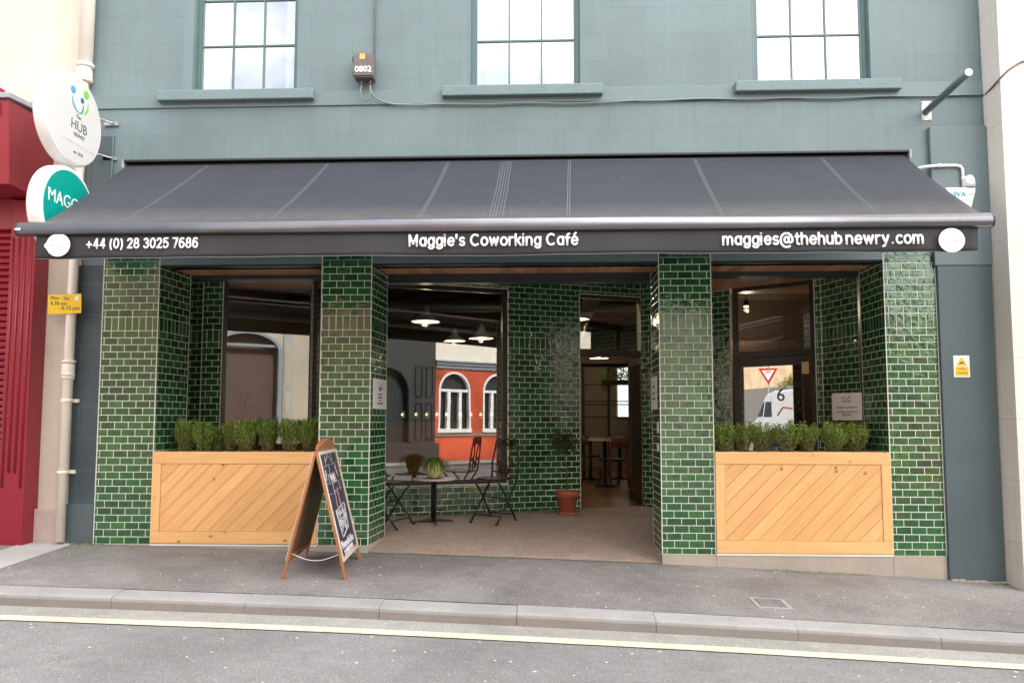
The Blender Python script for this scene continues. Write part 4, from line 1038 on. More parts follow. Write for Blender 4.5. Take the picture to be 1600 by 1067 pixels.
for dx in (-.038, .038):
    for z in (4.63, 4.805): b.T = Matrix.Translation((4.18+dx, -.012, z)) @ Matrix.Rotation(PI/2, 4, 'X'); b.lathe([(.010, 0), (.010, .008)], n=8)
b.split('bolt', 'steel', sp_)
b = MB(); b.T = Matrix.Translation((4.162, -.899, 4.745)) @ Matrix.Rotation(PI/2, 4, 'X'); b.lathe([(.038, 0), (.038, .006)], n=18); b.build('pole_cap', 'aluframe', sp_)
al = empty('alarm_box', (4.45, -.06, 3.8), 'white burglar alarm box with a domed beacon beside the awning', 'alarm')
b = MB(); b.prism([(4.29, 3.83), (4.605, 3.825), (4.60, 3.78), (4.55, 3.60), (4.42, 3.58), (4.33, 3.62)], -.13, -.052, 'y'); b.build('casing', 'white', al, .012)
b = MB(); b.lathe([(.055, 0), (.056, .05), (.05, .09), (.03, .125), (.005, .135)], (4.555, -.10, 3.835), 18); b.build('beacon', 'white', al)
text('lettering', 'SVA', 'blue', al, (4.365, -.132, 3.725), (1, 0, 0), (0, 0, 1), width=.13, bold=.01, lift=.003)
text('lettering', 'ALARMS', 'paleink', al, (4.50, -.132, 3.745), (1, 0, 0), (0, 0, 1), width=.08, bold=.0, lift=.003)
cn = empty('conduit', (4.3, -.08, 4.07), 'white conduit pipe bending down to the burglar alarm', 'conduit')
b = MB(); b.tube([(3.95, -.085, 4.035), (4.10, -.085, 4.07), (4.25, -.085, 4.08), (4.43, -.085, 4.08), (4.475, -.085, 4.07), (4.495, -.085, 4.04), (4.50, -.085, 3.84)], .016, 10); b.build('pipe', 'conduit', cn)
b = MB(); b.tube([(4.24, -.085, 4.08), (4.27, -.085, 4.08)], .022, 10); b.tube([(4.4995, -.085, 3.95), (4.50, -.085, 3.92)], .022, 10); b.split('collar', 'conduit', cn)
# yellow caution sticker, right
st = empty('warning_sticker', (4.41, -.055, 1.9), 'white and yellow warning sticker on the shaded teal panel at the right', 'sticker')
b = MB(); b.box(4.332, 4.498, -.0535, -.0505, 1.805, 2.035); b.build('sticker', 'white', st)
b = MB(); b.prism([(4.358, 1.925), (4.472, 1.925), (4.415, 2.02)], -.0555, -.0536, 'y'); b.box(4.348, 4.482, -.0555, -.0536, 1.82, 1.915); b.build('yellow_mark', 'yellow', st)
text('lettering', 'CCTV', 'ink', st, (4.415, -.0555, 1.885), (1, 0, 0), (0, 0, 1), width=.07, align='CENTER', lift=.001); text('lettering', 'IN OPERATION', 'ink', st, (4.415, -.0555, 1.845), (1, 0, 0), (0, 0, 1), width=.11, align='CENTER', lift=.001)
b = MB(); b.prism([(4.395, 1.945), (4.44, 1.955), (4.435, 1.97), (4.39, 1.955)], -.057, -.0556, 'y'); b.build('camera_mark', 'black', st)
# small sticker on side door
st2 = empty('warning_sticker', (*along(DL, lD, gwr+.05), 2.0), 'small yellow warning sticker on the frame of the right hand door', 'sticker')
b = MB(); barbox(b, DL, lD, gwr+.008, gwr+.098, -.035, -.031, 1.94, 2.09); b.build('sticker', 'marble', st2)
b = MB(); barbox(b, DL, lD, gwr+.015, gwr+.091, -.038, -.0355, 1.95, 1.985)
n_ = Vector((lD.y, -lD.x)); 
def onp(u, off, z): q_ = Vector(DL)+Vector((lD.x, lD.y))*u-n_*off; return (q_.x, q_.y, z)
b.face([onp(gwr+.02, -.037, 2.0), onp(gwr+.086, -.037, 2.0), onp(gwr+.053, -.037, 2.075)]); b.build('yellow_mark', 'yellow', st2)
# notices
def notice(name, label, p, d, u0, u1, z0, z1, lines, logo=True, off=-.012, standoff=True):
    e = empty(name, (*along(p, d, (u0+u1)/2), (z0+z1)/2), label, 'notice')
    b = MB(); barbox(b, p, d, u0, u1, off-.004, off, z0, z1); b.build('panel', 'white', e, .001)
    n = Vector((d[1], -d[0], 0)); dv = (d[0], d[1], 0)
    for k, (s, w_, fz) in enumerate(lines):
        c = along(p, d, (u0+u1)/2); text('lettering', s, 'ink', e, Vector((c[0], c[1], z0+(z1-z0)*fz))+n*(-off+.004), dv, (0, 0, 1), width=(u1-u0)*w_, align='CENTER', lift=.002)
    if logo:
        for du, dz, m_, r in ((.40, .83, 'blue', .012), (.60, .84, 'green', .014), (.52, .78, 'petrol', .009)):
            c = along(p, d, u0+(u1-u0)*du); b = MB(); ang = math.atan2(n.y, n.x)
            b.T = Matrix.Translation(Vector((c[0], c[1], z0+(z1-z0)*dz))+n*(-off+.004)) @ Matrix.Rotation(ang, 4, 'Z') @ Matrix.Rotation(PI/2, 4, 'Y'); b.lathe([(r, 0), (r, .002)], n=16); b.build('logo_mark', m_, e)
    b = MB()
    for uu in (u0+.012, u1-.012):
        for zz in (z0+.015, z1-.015): barbox(b, p, d, uu-.004, uu+.004, off-.008, off-.004, zz-.004, zz+.004)
    b.split('fixing', 'steel', e)
    return e
p2d = Vector((.045, .64)).normalized()
notice('notice_board', 'white framed hub notice on the right side of the pillar by the bistro table', (-1.905, 0), (p2d.x, p2d.y), .06, .62, 1.475, 1.815, [('THE HUB', .26, .66), ('NEWRY', .16, .60), ('Reception', .24, .44), ('Meeting Rooms', .34, .34), ('Cafe', .12, .25), ('Coworking Space', .40, .14)])
notice('notice_board', 'white notice on the left side of the third tiled pillar beside the doorway', (1.250, .64), (0, -1), .02, .50, 1.47, 1.84, [('THE HUB', .3, .66), ('Open Today', .34, .44), ('Please Come In', .42, .30)])
rsd = (Vector(rS)-Vector(rE)).normalized(); rsl = (Vector(rS)-Vector(rE)).length
rn_ = Vector((rsd.y, -rsd.x))
np0 = at(1301, 630, Y=.98); np1 = at(1348, 630, Y=.64); nd = Vector((np1.x-np0.x, np1.y-np0.y)).normalized()
notice('notice_board', 'square white notice with green logo on the tiles above the right planter', (np0.x, np0.y), (nd.x, nd.y), 0, math.hypot(np1.x-np0.x, np1.y-np0.y), 1.352, 1.67, [('THE HUB', .3, .66), ('Customers please use', .7, .42), ('the main entrance to', .68, .28), ('the left', .3, .16)])
e = empty('door_plate', (1.24, .2, 1.2), 'two small white switch plates on the left side of the third pillar', 'plate')
b = MB(); b.box(1.236, 1.243, .10, .19, 1.21, 1.33); b.box(1.236, 1.243, .10, .20, 1.02, 1.10); b.split('plate', 'white', e, .002)

# ------------------------------------------------------------------ planters
def clip(poly, a, b, c):     # keep a*x+b*z<=c
    out = []
    for i in range(len(poly)):
        p, q_ = poly[i], poly[(i+1) % len(poly)]; dp_, dq = a*p[0]+b*p[1]-c, a*q_[0]+b*q_[1]-c
        if dp_ <= 0: out.append(p)
        if dp_*dq < 0: t = dp_/(dp_-dq); out.append((p[0]+(q_[0]-p[0])*t, p[1]+(q_[1]-p[1])*t))
    return out
def planter(x0, x1, z0, z1, label, off):
    e = empty('wooden_planter', ((x0+x1)/2, 0, z0), label, 'planter', 'pine planters filling the outer bays')
    D = .50; t = .0; fw, ft, fbm = .095, .130, .130
    b = MB(); b.box(x0, x1, -.022, .02, z1-ft, z1); b.box(x0, x1, -.022, .02, z0, z0+fbm)
    b.box(x0, x0+fw, -.022, .02, z0+fbm+.002, z1-ft-.002); b.box(x1-fw, x1, -.022, .02, z0+fbm+.002, z1-ft-.002); b.build('frame', 'pine_frame', e, .003)
    a0, a1, b0, b1 = x0+fw+.003, x1-fw-.003, z0+fbm+.003, z1-ft-.003
    pl = MB(); s = math.sqrt(.5); pitch = .1235; c = (a0*s-b1*s)-pitch+off
    while c < a1*s-b0*s:
        poly = [(a0, b0), (a1, b0), (a1, b1), (a0, b1)]
        poly = clip(poly, -s, s, -(c+.0018)); poly = clip(poly, s, -s, c+pitch-.0018)
        if len(poly) >= 3:
            u0, v0 = random.uniform(0, 40), random.uniform(0, 40); y = -.012+random.uniform(-.0008, .0008)
            F = [pl.p((x, y, z)) for x, z in poly]; Bk = [pl.p((x, .008, z)) for x, z in poly]
            pl.facei(F, [((x+z)*s+u0, (x-z)*s+v0) for x, z in poly])
            for i in range(len(poly)): j = (i+1) % len(poly); pl.facei((F[j], F[i], Bk[i], Bk[j]))
        c += pitch
    pl.build('diagonal_boards', 'pine', e)
    b = MB(); b.box(x0+.01, x1-.01, .021, .03, z0+.01, z1-.01); b.build('backing', 'dark_wood', e)
    b = MB(); b.box(x0, x0+.02, .031, D, z0+.02, z1-.004); b.box(x1-.02, x1, .031, D, z0+.02, z1-.004); b.box(x0+.02, x1-.02, D-.02, D, z0+.02, z1-.004); b.box(x0+.02, x1-.02, .03, D-.02, z1-.10, z1-.085); b.build('side_boards', 'pine_frame', e)
    so_ = MB(); n = 40
    for i in range(n):
        for j in range(8):
            def h(i_, j_): return z1-.060+.018*math.sin(i_*1.7)*math.cos(j_*2.1)
            xa_, xb_ = x0+.02+(x1-x0-.04)*i/n, x0+.02+(x1-x0-.04)*(i+1)/n; ya, yb = .03+(D-.05)*j/8, .03+(D-.05)*(j+1)/8
            so_.face([(xa_, ya, h(i, j)), (xb_, ya, h(i+1, j)), (xb_, yb, h(i+1, j+1)), (xa_, yb, h(i, j+1))])
    so_.build('soil', 'soil', e)
planter(-4.296, -2.466, .012, 1.004, 'honey pine planter with diagonal boards on the left, behind the A-board', .03)
planter(1.822, 3.653, -.048, 1.014, 'paler pine planter with diagonal boards on the right of the doorway', .06)

def leafball(mb, n, fn, size, asp=.55, upb=.5):
    for _ in range(n):
        c, out = fn(); out = Vector(out); 
        d = (out+Vector((random.gauss(0, .5), random.gauss(0, .5), random.gauss(0, .5)+upb))).normalized()
        sd_ = d.cross(Vector((random.gauss(0, 1), random.gauss(0, 1), random.gauss(0, 1)))).normalized(); nn = d.cross(sd_)
        L = size*random.uniform(.7, 1.3); W = L*asp
        c = Vector(c)
        mb.face([c, c+d*L*.5+sd_*W*.5+nn*L*.06, c+d*L, c+d*L*.5-sd_*W*.5+nn*L*.06])
def make_shrub(seed, w_, h_, mat='leaf'):
    random.seed(seed)
    root = bpy.data.objects.new('box_shrub', None); root.empty_display_size = .1; col.objects.link(root)
    st_ = MB(); lv = MB(); sprigs = []
    for k in range(44):
        a = random.uniform(0, 2*PI); r = math.sqrt(random.random()); bx_, by_ = .03*math.cos(a), .03*math.sin(a)
        tx, ty = bx_+math.cos(a)*r*w_*.5, by_+math.sin(a)*r*w_*.42; tz = h_*random.uniform(.80, 1.0)*(1-.26*r**3)+(h_*.09 if random.random() < .08 else 0)
        P = [(bx_, by_, 0), (bx_*.5+tx*.45, by_*.5+ty*.45, tz*.4), (tx*.9, ty*.9, tz*.72), (tx, ty, tz)]; st_.tube(P, [.003, .0025, .002, .0012], 5, cap=False); sprigs.append(P)
    def fn():
        P = random.choice(sprigs); t = 1-abs(random.gauss(0, .42)); t = max(.12, min(1, t))*3; i = min(2, int(t)); f = t-i
        a, c = Vector(P[i]), Vector(P[i+1]); q_ = a.lerp(c, f)
        an = random.uniform(0, 2*PI); o = Vector((math.cos(an), math.sin(an), .25)); return q_+o*random.uniform(.002, .018), o
    leafball(lv, 2700, fn, .0175, .6, .6)
    s_ = st_.build('stem', 'bark', root); l_ = lv.build('foliage', mat, root)
    return root
protos = [make_shrub(11, .215, .40), make_shrub(12, .225, .38), make_shrub(13, .205, .42)]
random.seed(99)
def put_shrub(i, px, py_top, Y, label, zsoil, sc_=1.0, group='box shrubs in the pine planters'):
    p = protos[i % 3]; o = p if not p.get('label') else copy_tree(p)
    P = at(px, py_top, Y=Y); h = P.z-zsoil; base = (.40, .38, .42)[i % 3]
    o.location = (P.x, Y, zsoil); o.rotation_euler = (0, 0, random.uniform(0, 6.28)); o.scale = (sc_, sc_, h/base)
    tag(o, label, 'shrub', group)
ordL = ['first', 'second', 'third', 'fourth', 'fifth', 'sixth', 'seventh', 'eighth']
for i, (px, py, Y, s_) in enumerate([(291, 651, .22, .95), (319, 653, .18, .95), (341, 660, .30, .8), (362, 655, .26, .8), (384, 650, .16, 1.05), (420, 650, .20, .98), (453, 650, .18, .95), (483, 648, .22, 1.0)]):
    put_shrub(i, px, py, Y, f'upright green box shrub, {ordL[i]} from the left in the left planter', .94, s_)
for i, (px, py, Y, s_) in enumerate([(1130, 656, .20, .95), (1161, 656, .22, .95), (1190, 656, .20, .9), (1228, 655, .16, 1.12), (1260, 656, .20, .98), (1301, 656, .18, 1.1), (1335, 656, .22, .95)]):
    put_shrub(i+1, px, py, Y, f'upright green box shrub, {ordL[i]} from the left in the right planter', .95, s_)
# ------------------------------------------------------------------ bistro set
gzp = lambda x, y: (zf(x)+.006)*(1-min(1, y/1.6))+FL*min(1, y/1.6)
TYc = 1.34; tc_ = at(678, 747, Y=TYc); TX = tc_.x; TZt = tc_.z; tf = gzp(TX, TYc)
tb = empty('bistro_table', (TX, TYc, tf), 'small round pale topped bistro table on a black cast pedestal', 'table')
b = MB(); b.lathe([(.262, -.022), (.268, -.012), (.268, -.004), (.262, .0)], (TX, TYc, TZt), 40); b.build('table_top', 'marble', tb)
b = MB(); b.lathe([(.034, 0), (.034, TZt-tf-.06), (.05, TZt-tf-.05), (.12, TZt-tf-.023)], (TX, TYc, tf+.035), 18); b.v = [v for v in b.v]; b.build('column', 'black', tb)
b = MB()
for a in (.25, .25+PI/2, .25+PI, .25+1.5*PI):
    c, s = math.cos(a), math.sin(a); b.T = Matrix.Translation((TX, TYc, tf)) @ Matrix.Rotation(a, 4, 'Z')
    b.prism([(0, .02), (0, .055), (.06, .05), (.24, .022), (.255, .0), (.23, .0), (.22, .010)], -.018, .018, 'y')
b.build('foot', 'black', tb, .004); b = MB(); b.lathe([(.03, 0), (.034, .02), (.02, .03)], (TX, TYc, tf+.055), 14); b.build('hub', 'steel', tb)
# pot with trailing plant on the table
pp = empty('potted_plant', (TX, TYc-.02, TZt), 'glazed yellow green pot with trailing grassy plant on the bistro table', 'plant')
b = MB(); b.lathe([(.05, 0), (.055, .004), (.05, .015), (.075, .03), (.10, .08), (.105, .13), (.098, .18), (.088, .20), (.092, .205), (.08, .205), (.075, .18)], (TX, TYc-.02, TZt+.001), 28); b.build('pot', 'jar', pp)
b = MB(); b.lathe([(.062, 0), (.066, .012), (.05, .014)], (TX, TYc-.02, TZt), 24); b.build('saucer', 'terracotta', pp)
b = MB()
random.seed(5)
for k in range(230):
    a = random.uniform(0, 2*PI); r0 = random.uniform(0, .06); L = random.uniform(.08, .20); hgt = random.uniform(.01, .07); dr_ = random.uniform(.0, .12)
    c, s = math.cos(a), math.sin(a); P = [(r0, .20), (r0+L*.3, .20+hgt), (r0+L*.65, .20+hgt*.7), (r0+L*.85, .20+hgt*.2-dr_*.4), (r0+L*.95, .19-dr_)]
    P3 = [Vector((TX+c*r, TYc-.02+s*r, TZt+z)) for r, z in P]; sd_ = Vector((-s, c, 0))*.003
    for q0, q1 in zip(P3, P3[1:]): b.face([q0-sd_, q0+sd_, q1+sd_, q1-sd_])
b.build('foliage', 'leaf_grass', pp)

def scroll(cx, cz, r0, r1, a0, turns, n=18):
    return [(cx+(r0+(r1-r0)*k/n)*math.cos(a0+turns*2*PI*k/n), cz+(r0+(r1-r0)*k/n)*math.sin(a0+turns*2*PI*k/n)) for k in range(n+1)]
def make_chair():
    """folding wrought iron chair, origin on the floor, facing -y in its own axes"""
    root = bpy.data.objects.new('bistro_chair', None); root.empty_display_size = .1; col.objects.link(root)
    SH = .50; hw = .20
    b = MB(); pts = [(hw*1.0*math.copysign(abs(math.cos(a))**.7, math.cos(a)), .20*math.copysign(abs(math.sin(a))**.7, math.sin(a)), SH) for a in [2*PI*k/28 for k in range(28)]]
    b.tube(pts, .010, 6, closed=True); b.build('seat_rim', 'black', root)
    b = MB()
    b.prism([(x*.97, y*.97) for x, y, z in pts], SH-.004, SH+.002, 'z'); b.build('seat', 'charcoal2', root)
    for sx in (-1, 1):
        b = MB(); x = sx*hw*.95
        b.tube([(x, -.19, SH-.01), (x*.98, -.08, SH-.12), (x*.98, .02, SH*.5), (x, .20, .0)], .012, 7); b.tube([(x, .19, .0), (x, .22, .0)], .014, 7); b.build('leg', 'black', root)
        b = MB(); x = sx*hw*1.02
        b.tube([(x, -.22, .0), (x, -.10, SH*.28), (x, .03, SH*.58), (x*1.0, .15, SH*.86), (x*1.0, .20, SH+.02)], .012, 7); b.tube([(x, -.24, .0), (x, -.21, .0)], .014, 7); b.build('leg', 'black', root)
    b = MB(); b.tube([(-hw, -.17, .09), (hw, -.17, .09)], .009, 6); b.tube([(-hw, .17, .08), (hw, .17, .08)], .009, 6); b.tube([(-hw, .03, SH*.55), (hw, .03, SH*.55)], .009, 6); b.build('stretcher', 'black', root)
    # back frame leaning back, with scrolls
    def bp(x, z): t = (z-SH)/.50; return (x, .20+.07*t, z)
    b = MB(); out = [(-hw, SH)]+[(-hw-.01, SH+.18), (-hw*.92, SH+.33)]+[(-hw*.85+.06*math.cos(PI-a)+.055, SH+.40+.05*math.sin(a)) for a in (0, .5, 1.0, 1.57)]+[(-.06, SH+.43), (0, SH+.455)]
    out = out+[(-x, z) for x, z in out[::-1][1:]]
    b.tube([bp(x, z) for x, z in out], .012, 7)
    b.build('back_frame', 'black', root)
    b = MB()
    for sx in (-1, 1):
        for cx, cz, r0, r1, a0, tn in ((.10, SH+.37, .010, .052, 0, 1.4), (.035, SH+.40, .006, .03, PI, 1.2), (.055, SH+.10, .008, .045, PI/2, 1.3), (.11, SH+.17, .006, .034, -PI/2, 1.2)):
            b.tube([bp(sx*x, z) for x, z in scroll(cx, cz, r0, r1, a0, tn)], .0085, 5)
        b.tube([bp(sx*x, z) for x, z in [(.05, SH+.02), (.07, SH+.12), (.05, SH+.24), (.08, SH+.34), (.04, SH+.43)]], .009, 6)
    b.tube([bp(x, z) for x, z in [(-hw, SH+.07), (0, SH+.06), (hw, SH+.07)]], .009, 6)
    b.build('scrollwork', 'black', root)
    return root
ch = make_chair(); cc_ = at(773, 780, Y=1.42); ch.location = (cc_.x, 1.40, gzp(cc_.x, 1.40)); ch.rotation_euler = (0, 0, math.radians(-34)); ch.scale = (1, 1, 1.07)
tag(ch, 'black wrought iron folding chair with scroll back, right of the bistro table', 'chair', 'wrought iron bistro chairs')
c2 = copy_tree(ch); cc_ = at(612, 780, Y=1.10); c2.location = (cc_.x-.02, 1.12, gzp(cc_.x, 1.12)); c2.rotation_euler = (0, 0, math.radians(68))
tag(c2, 'black wrought iron folding chair half hidden by the pillar, left of the bistro table', 'chair')
# potted bay tree
bp_ = at(887, 803, Z=FL+.01); BX, BY = bp_.x, bp_.y+.12
by = empty('potted_bay_tree', (BX, BY, FL), 'small lollipop bay tree in a terracotta pot beside the doorway', 'potted tree')
b = MB(); b.lathe([(.135, 0), (.15, .004), (.155, .03), (.12, .03)], (BX, BY, FL+.001), 28); b.build('saucer', 'terracotta', by)
b = MB(); b.lathe([(.10, .01), (.104, .012), (.132, .21), (.150, .212), (.154, .285), (.150, .292), (.132, .292), (.128, .25), (.01, .25)], (BX, BY, FL+.01), 32); b.build('pot', 'terracotta', by)
tz = at(880, 692, Y=BY); b = MB(); b.tube([(BX, BY, FL+.24), (BX-.01, BY, FL+.6), (tz.x+.01, BY, tz.z-.08), (tz.x, BY, tz.z+.03)], [.009, .008, .007, .006], 8)
for k in range(14):
    a = k*2.4; b.tube([(tz.x, BY, tz.z-.09+k*.008), (tz.x+.07*math.cos(a), BY+.07*math.sin(a), tz.z-.04+k*.008), (tz.x+.15*math.cos(a), BY+.15*math.sin(a), tz.z-.05+k*.012)], .003, 5)
b.build('trunk', 'bark', by)
b = MB()
def fn():
    while True:
        v = Vector((random.uniform(-1, 1), random.uniform(-1, 1), random.uniform(-1, 1)))
        if .25 < v.length < 1: break
    cl = .82+.22*math.sin(v.x*7+v.z*5)
    return (tz.x+v.x*.19*cl, BY+v.y*.18*cl, tz.z+v.z*.14*cl), v.normalized()
leafball(b, 900, fn, .042, .42, .1); b.build('crown', 'leaf_dark', by)

# ------------------------------------------------------------------ A-board
ab = empty('pavement_board', (-2.15, -.8, gz(-2.15, -.8)), 'brown wooden A-board with chalk writing standing on the pavement', 'A-board')
# own axes: ridge runs along v (front to back); panels open along u
R0 = Vector((-2.115, -1.30, 0)); R1 = Vector((-2.200, -.34, 0)); vdir = (R1-R0).normalized(); udir = Vector((vdir.y, -vdir.x, 0)); BW = (R1-R0).length
def gb_(p): return gz(p.x, p.y)
TOPZ = 1.065
def panel(sgn, spread, nm):
    """leaf of the board; local frame origin at the top front corner; w along the ridge, s down the leaf"""
    topL = R0+Vector((0, 0, TOPZ))+udir*sgn*.012
    foot = R0+udir*sgn*spread; foot.z = gb_(foot)
    sdir = (foot-topL).normalized(); L = (foot-topL).length; nrm = sdir.cross(vdir).normalized()
    if nrm.dot(udir)*sgn < 0: nrm = -nrm
    def P(w_, s, n_=0): return topL+vdir*w_+sdir*s+nrm*n_
    def pbox(b, w0, w1, s0, s1, n0, n1):
        u0, v0 = random.uniform(0, 40), random.uniform(0, 40)
        c = [P(w0, s0, n0), P(w1, s0, n0), P(w1, s1, n0), P(w0, s1, n0), P(w0, s0, n1), P(w1, s0, n1), P(w1, s1, n1), P(w0, s1, n1)]; ii = [b.p(q_) for q_ in c]
        lw = abs(w1-w0) > abs(s1-s0)
        for fa in ((0, 3, 2, 1), (4, 5, 6, 7), (0, 1, 5, 4), (2, 3, 7, 6), (1, 2, 6, 5), (3, 0, 4, 7)):
            loc = [(w0, s0), (w1, s0), (w1, s1), (w0, s1)]*2
            b.facei([ii[q_] for q_ in fa], [((loc[q_][0]+u0, loc[q_][1]+v0) if lw else (loc[q_][1]+u0, loc[q_][0]+v0)) for q_ in fa])
    f = MB(); t = .022; fw = .055
    # back leg is longer or shorter as the ground falls
    bk = P(BW, L); extra = bk.z-gb_(bk)
    pbox(f, 0, fw, 0, L, -t, 0); pbox(f, BW-fw, BW, 0, L+extra*1.02, -t, 0); pbox(f, fw, BW-fw, .0, .05, -t, -.001); pbox(f, fw, BW-fw, L-.21, L-.16, -t, -.001)
    fr = f.build('leaf_frame', 'dark_wood', ab, .002)
    bd = MB(); pbox(bd, fw, BW-fw, .05, L-.21, -.014, -.006); bd.build('blackboard' if sgn > 0 else 'back_panel', 'board' if sgn > 0 else 'hardboard', fr)
    if sgn < 0:
        bd = MB(); pbox(bd, fw, BW-fw, .05, L-.21, -.005, -.002); bd.build('blackboard', 'board', fr)
    al_ = MB()
    for a in ((.02, .05, .015, L-.165), (BW-.05, BW-.02, .015, L-.165)): pbox(al_, a[0], a[1], a[2], a[3], .0005, .010)
    pbox(al_, .05, BW-.05, .015, .045, .0005, .010); pbox(al_, .05, BW-.05, L-.195, L-.165, .0005, .010); al_.build('poster_frame', 'aluframe', fr, .002)
    if sgn < 0:   # inner face is plain brown hardboard
        pass
    # scalloped head board
    hd = MB(); n = 26; top = []
    for k in range(n+1):
        w_ = .03+(BW-.06)*k/n; q_ = k/n; hgt = .015+.075*math.sin(PI*q_)**.8+(.012 if .3 < q_ < .7 else 0)+.008*abs(math.sin(3*PI*q_)); top.append((w_, -hgt))
    pl_ = [(BW-.03, .02), (.03, .02)]
    A_ = [hd.p(P(w_, s, -.020)) for w_, s in top+pl_]; B2 = [hd.p(P(w_, s, -.002)) for w_, s in top+pl_]
    hd.facei(A_[::-1]); hd.facei(B2)
    for k in range(len(A_)): j = (k+1) % len(A_); hd.facei((A_[k], A_[j], B2[j], B2[k]))
    hd.build('head_board', 'dark_wood', fr)
    return fr, P, L, nrm, sdir
frR, P_, L_, nR, sR = panel(1, .305, 'r')
frL, PL_, LL_, nL, sL = panel(-1, .290, 'l')
# chalk drawing: grid of bricks, jug, letters
b = MB(); pk = MB(); random.seed(3)
def line(mb, pts, r=.003, off=.000): mb.tube([P_(w_, s, off-.004) for w_, s in pts], r, 5)
def wob(p0, p1, n=6, a=.006): return [(p0[0]+(p1[0]-p0[0])*k/n+random.gauss(0, a), p0[1]+(p1[1]-p0[1])*k/n+random.gauss(0, a)) for k in range(n+1)]
for s in (.16, .25, .34, .43): line(b, wob((.10, s), (BW-.10, s-.01)), .002)
for k, s in enumerate((.07, .16, .25, .34)):
    for w_ in (.28+.12*(k % 2), .62+.12*(k % 2)): line(b, wob((w_, s), (w_, s+.09), 4), .002)
line(b, wob((.30, .11), (.45, .06), 3)); line(b, wob((.45, .06), (.6, .12), 3)); line(b, wob((.2, .19), (.15, .3), 4), .004); line(b, wob((.7, .18), (.78, .3), 4), .004)
for w0 in (.42, .50, .58): line(pk, wob((w0, .36+random.random()*.05), (w0+random.uniform(-.12, .12), .60), 5), .004)
jug = [(.25, .60), (.75, .56), (.70, .80), (.32, .86), (.25, .60)]
for p0, p1 in zip(jug, jug[1:]): line(b, wob(p0, p1, 5, .003), .006)
for k in range(150):
    w_, s = random.uniform(.30, .70), random.uniform(.61, .80); line(b, [(w_, s), (w_+random.gauss(0, .03), s+random.gauss(0, .015))], .0045)
b.build('chalk_drawing', 'chalk', frR); pk.build('pink_chalk_drawing', 'pinkchalk', frR)
def ct(s, w_, sp_c, width, hgt): text('chalk_lettering', s, 'chalk', frR, P_(w_, sp_c, -.006), vdir+Vector((0, 0, .0)), -sR, width=width, height=hgt, align='LEFT', bold=.025, lift=.002)
ct('WE', .34, .335, .26, .085); ct('Homemade Cakes', .16, .955, .66, .075); ct('& LUNCHES', .22, 1.045, .5, .08) if L_ > 1.2 else ct('LUNCHES', .22, L_-.24, .5, .075)
b = MB()
c0_, c1_ = P_(.03, L_*.80, -.03), PL_(.03, LL_*.80, -.03)
pts = [c0_.lerp(c1_, k/10)-Vector((0, 0, .06*math.sin(PI*k/10))) for k in range(11)]; b.tube(pts, .003, 6); b.build('stay_cord', 'conduit', ab)

# ------------------------------------------------------------------ inside the cafe
def pendant(loc, label, r=.22, power=4.5):
    x, y, z = loc; e = empty('pendant_lamp', (x, y, z), label, 'lamp', 'enamel pendant lamps inside the cafe')
    b = MB(); b.lathe([(r, 0), (r*.97, .02), (r*.6, .07), (r*.32, .12), (r*.28, .2), (.02, .24), (.02, .26)], (x, y, z), 28, cap=False)
    o = b.build('lamp_shade', 'aluframe', e); sm_ = o.modifiers.new('t', 'SOLIDIFY'); sm_.thickness = .003
    b = MB(); b.tube([(x, y, z+.25), (x, y, CEIL_IN-.02)], .005, 6); b.build('flex', 'black', e)
    b = MB(); b.lathe([(.005, -.005), (.035, .015), (.04, .05), (.02, .09)], (x, y, z), 14); b.build('bulb', 'bulb', e)
    l = bpy.data.lights.new('bulb_light', 'POINT'); l.energy = power; l.color = (1, .78, .52); l.shadow_soft_size = .05; lo_ = bpy.data.objects.new('bulb_light', l); col.objects.link(lo_); lo_.location = (0, 0, -.03); lo_.parent = e
    return e
for (px, py, Y, lab) in ((665, 503, 3.4, 'lit pendant lamp seen through the shop window, nearest the left pillar'), (752, 529, 5.4, 'lit pendant lamp seen at the right side of the shop window'), (710, 533, 6.6, 'dim pendant lamp hanging farther back, between the other two in the shop window'), (900, 499, 4.3, 'pendant lamp behind the transom light over the doorway'), (936, 560, 9.4, 'dark bell shaped pendant lamp far back above the dining tables')):
    P = at(px, py, Y=Y); pendant((P.x, Y, P.z), lab)
cl = empty('spotlight', tuple(at(1166, 479, Y=3.4)), 'lit ceiling spotlight behind the top pane of the right door', 'lamp')
P = at(1166, 479, Y=3.6); b = MB(); b.lathe([(.04, 0), (.045, .04), (.03, .1)], tuple(P), 14); b.build('casing', 'black', cl)
b = MB(); b.lathe([(.032, -.004), (.032, .0)], tuple(P), 14); b.build('bulb', 'bulb', cl); b = MB(); b.tube([(P.x, P.y, P.z+.1), (P.x, P.y, CEIL_IN-.02)], .01, 6); b.build('rod', 'black', cl)
l = bpy.data.lights.new('spot_light', 'POINT'); l.energy = 14; l.color = (1, .75, .48); l.shadow_soft_size = .04; lo_ = bpy.data.objects.new('spot_light', l); col.objects.link(lo_); lo_.location = (P.x, P.y, P.z-.06)
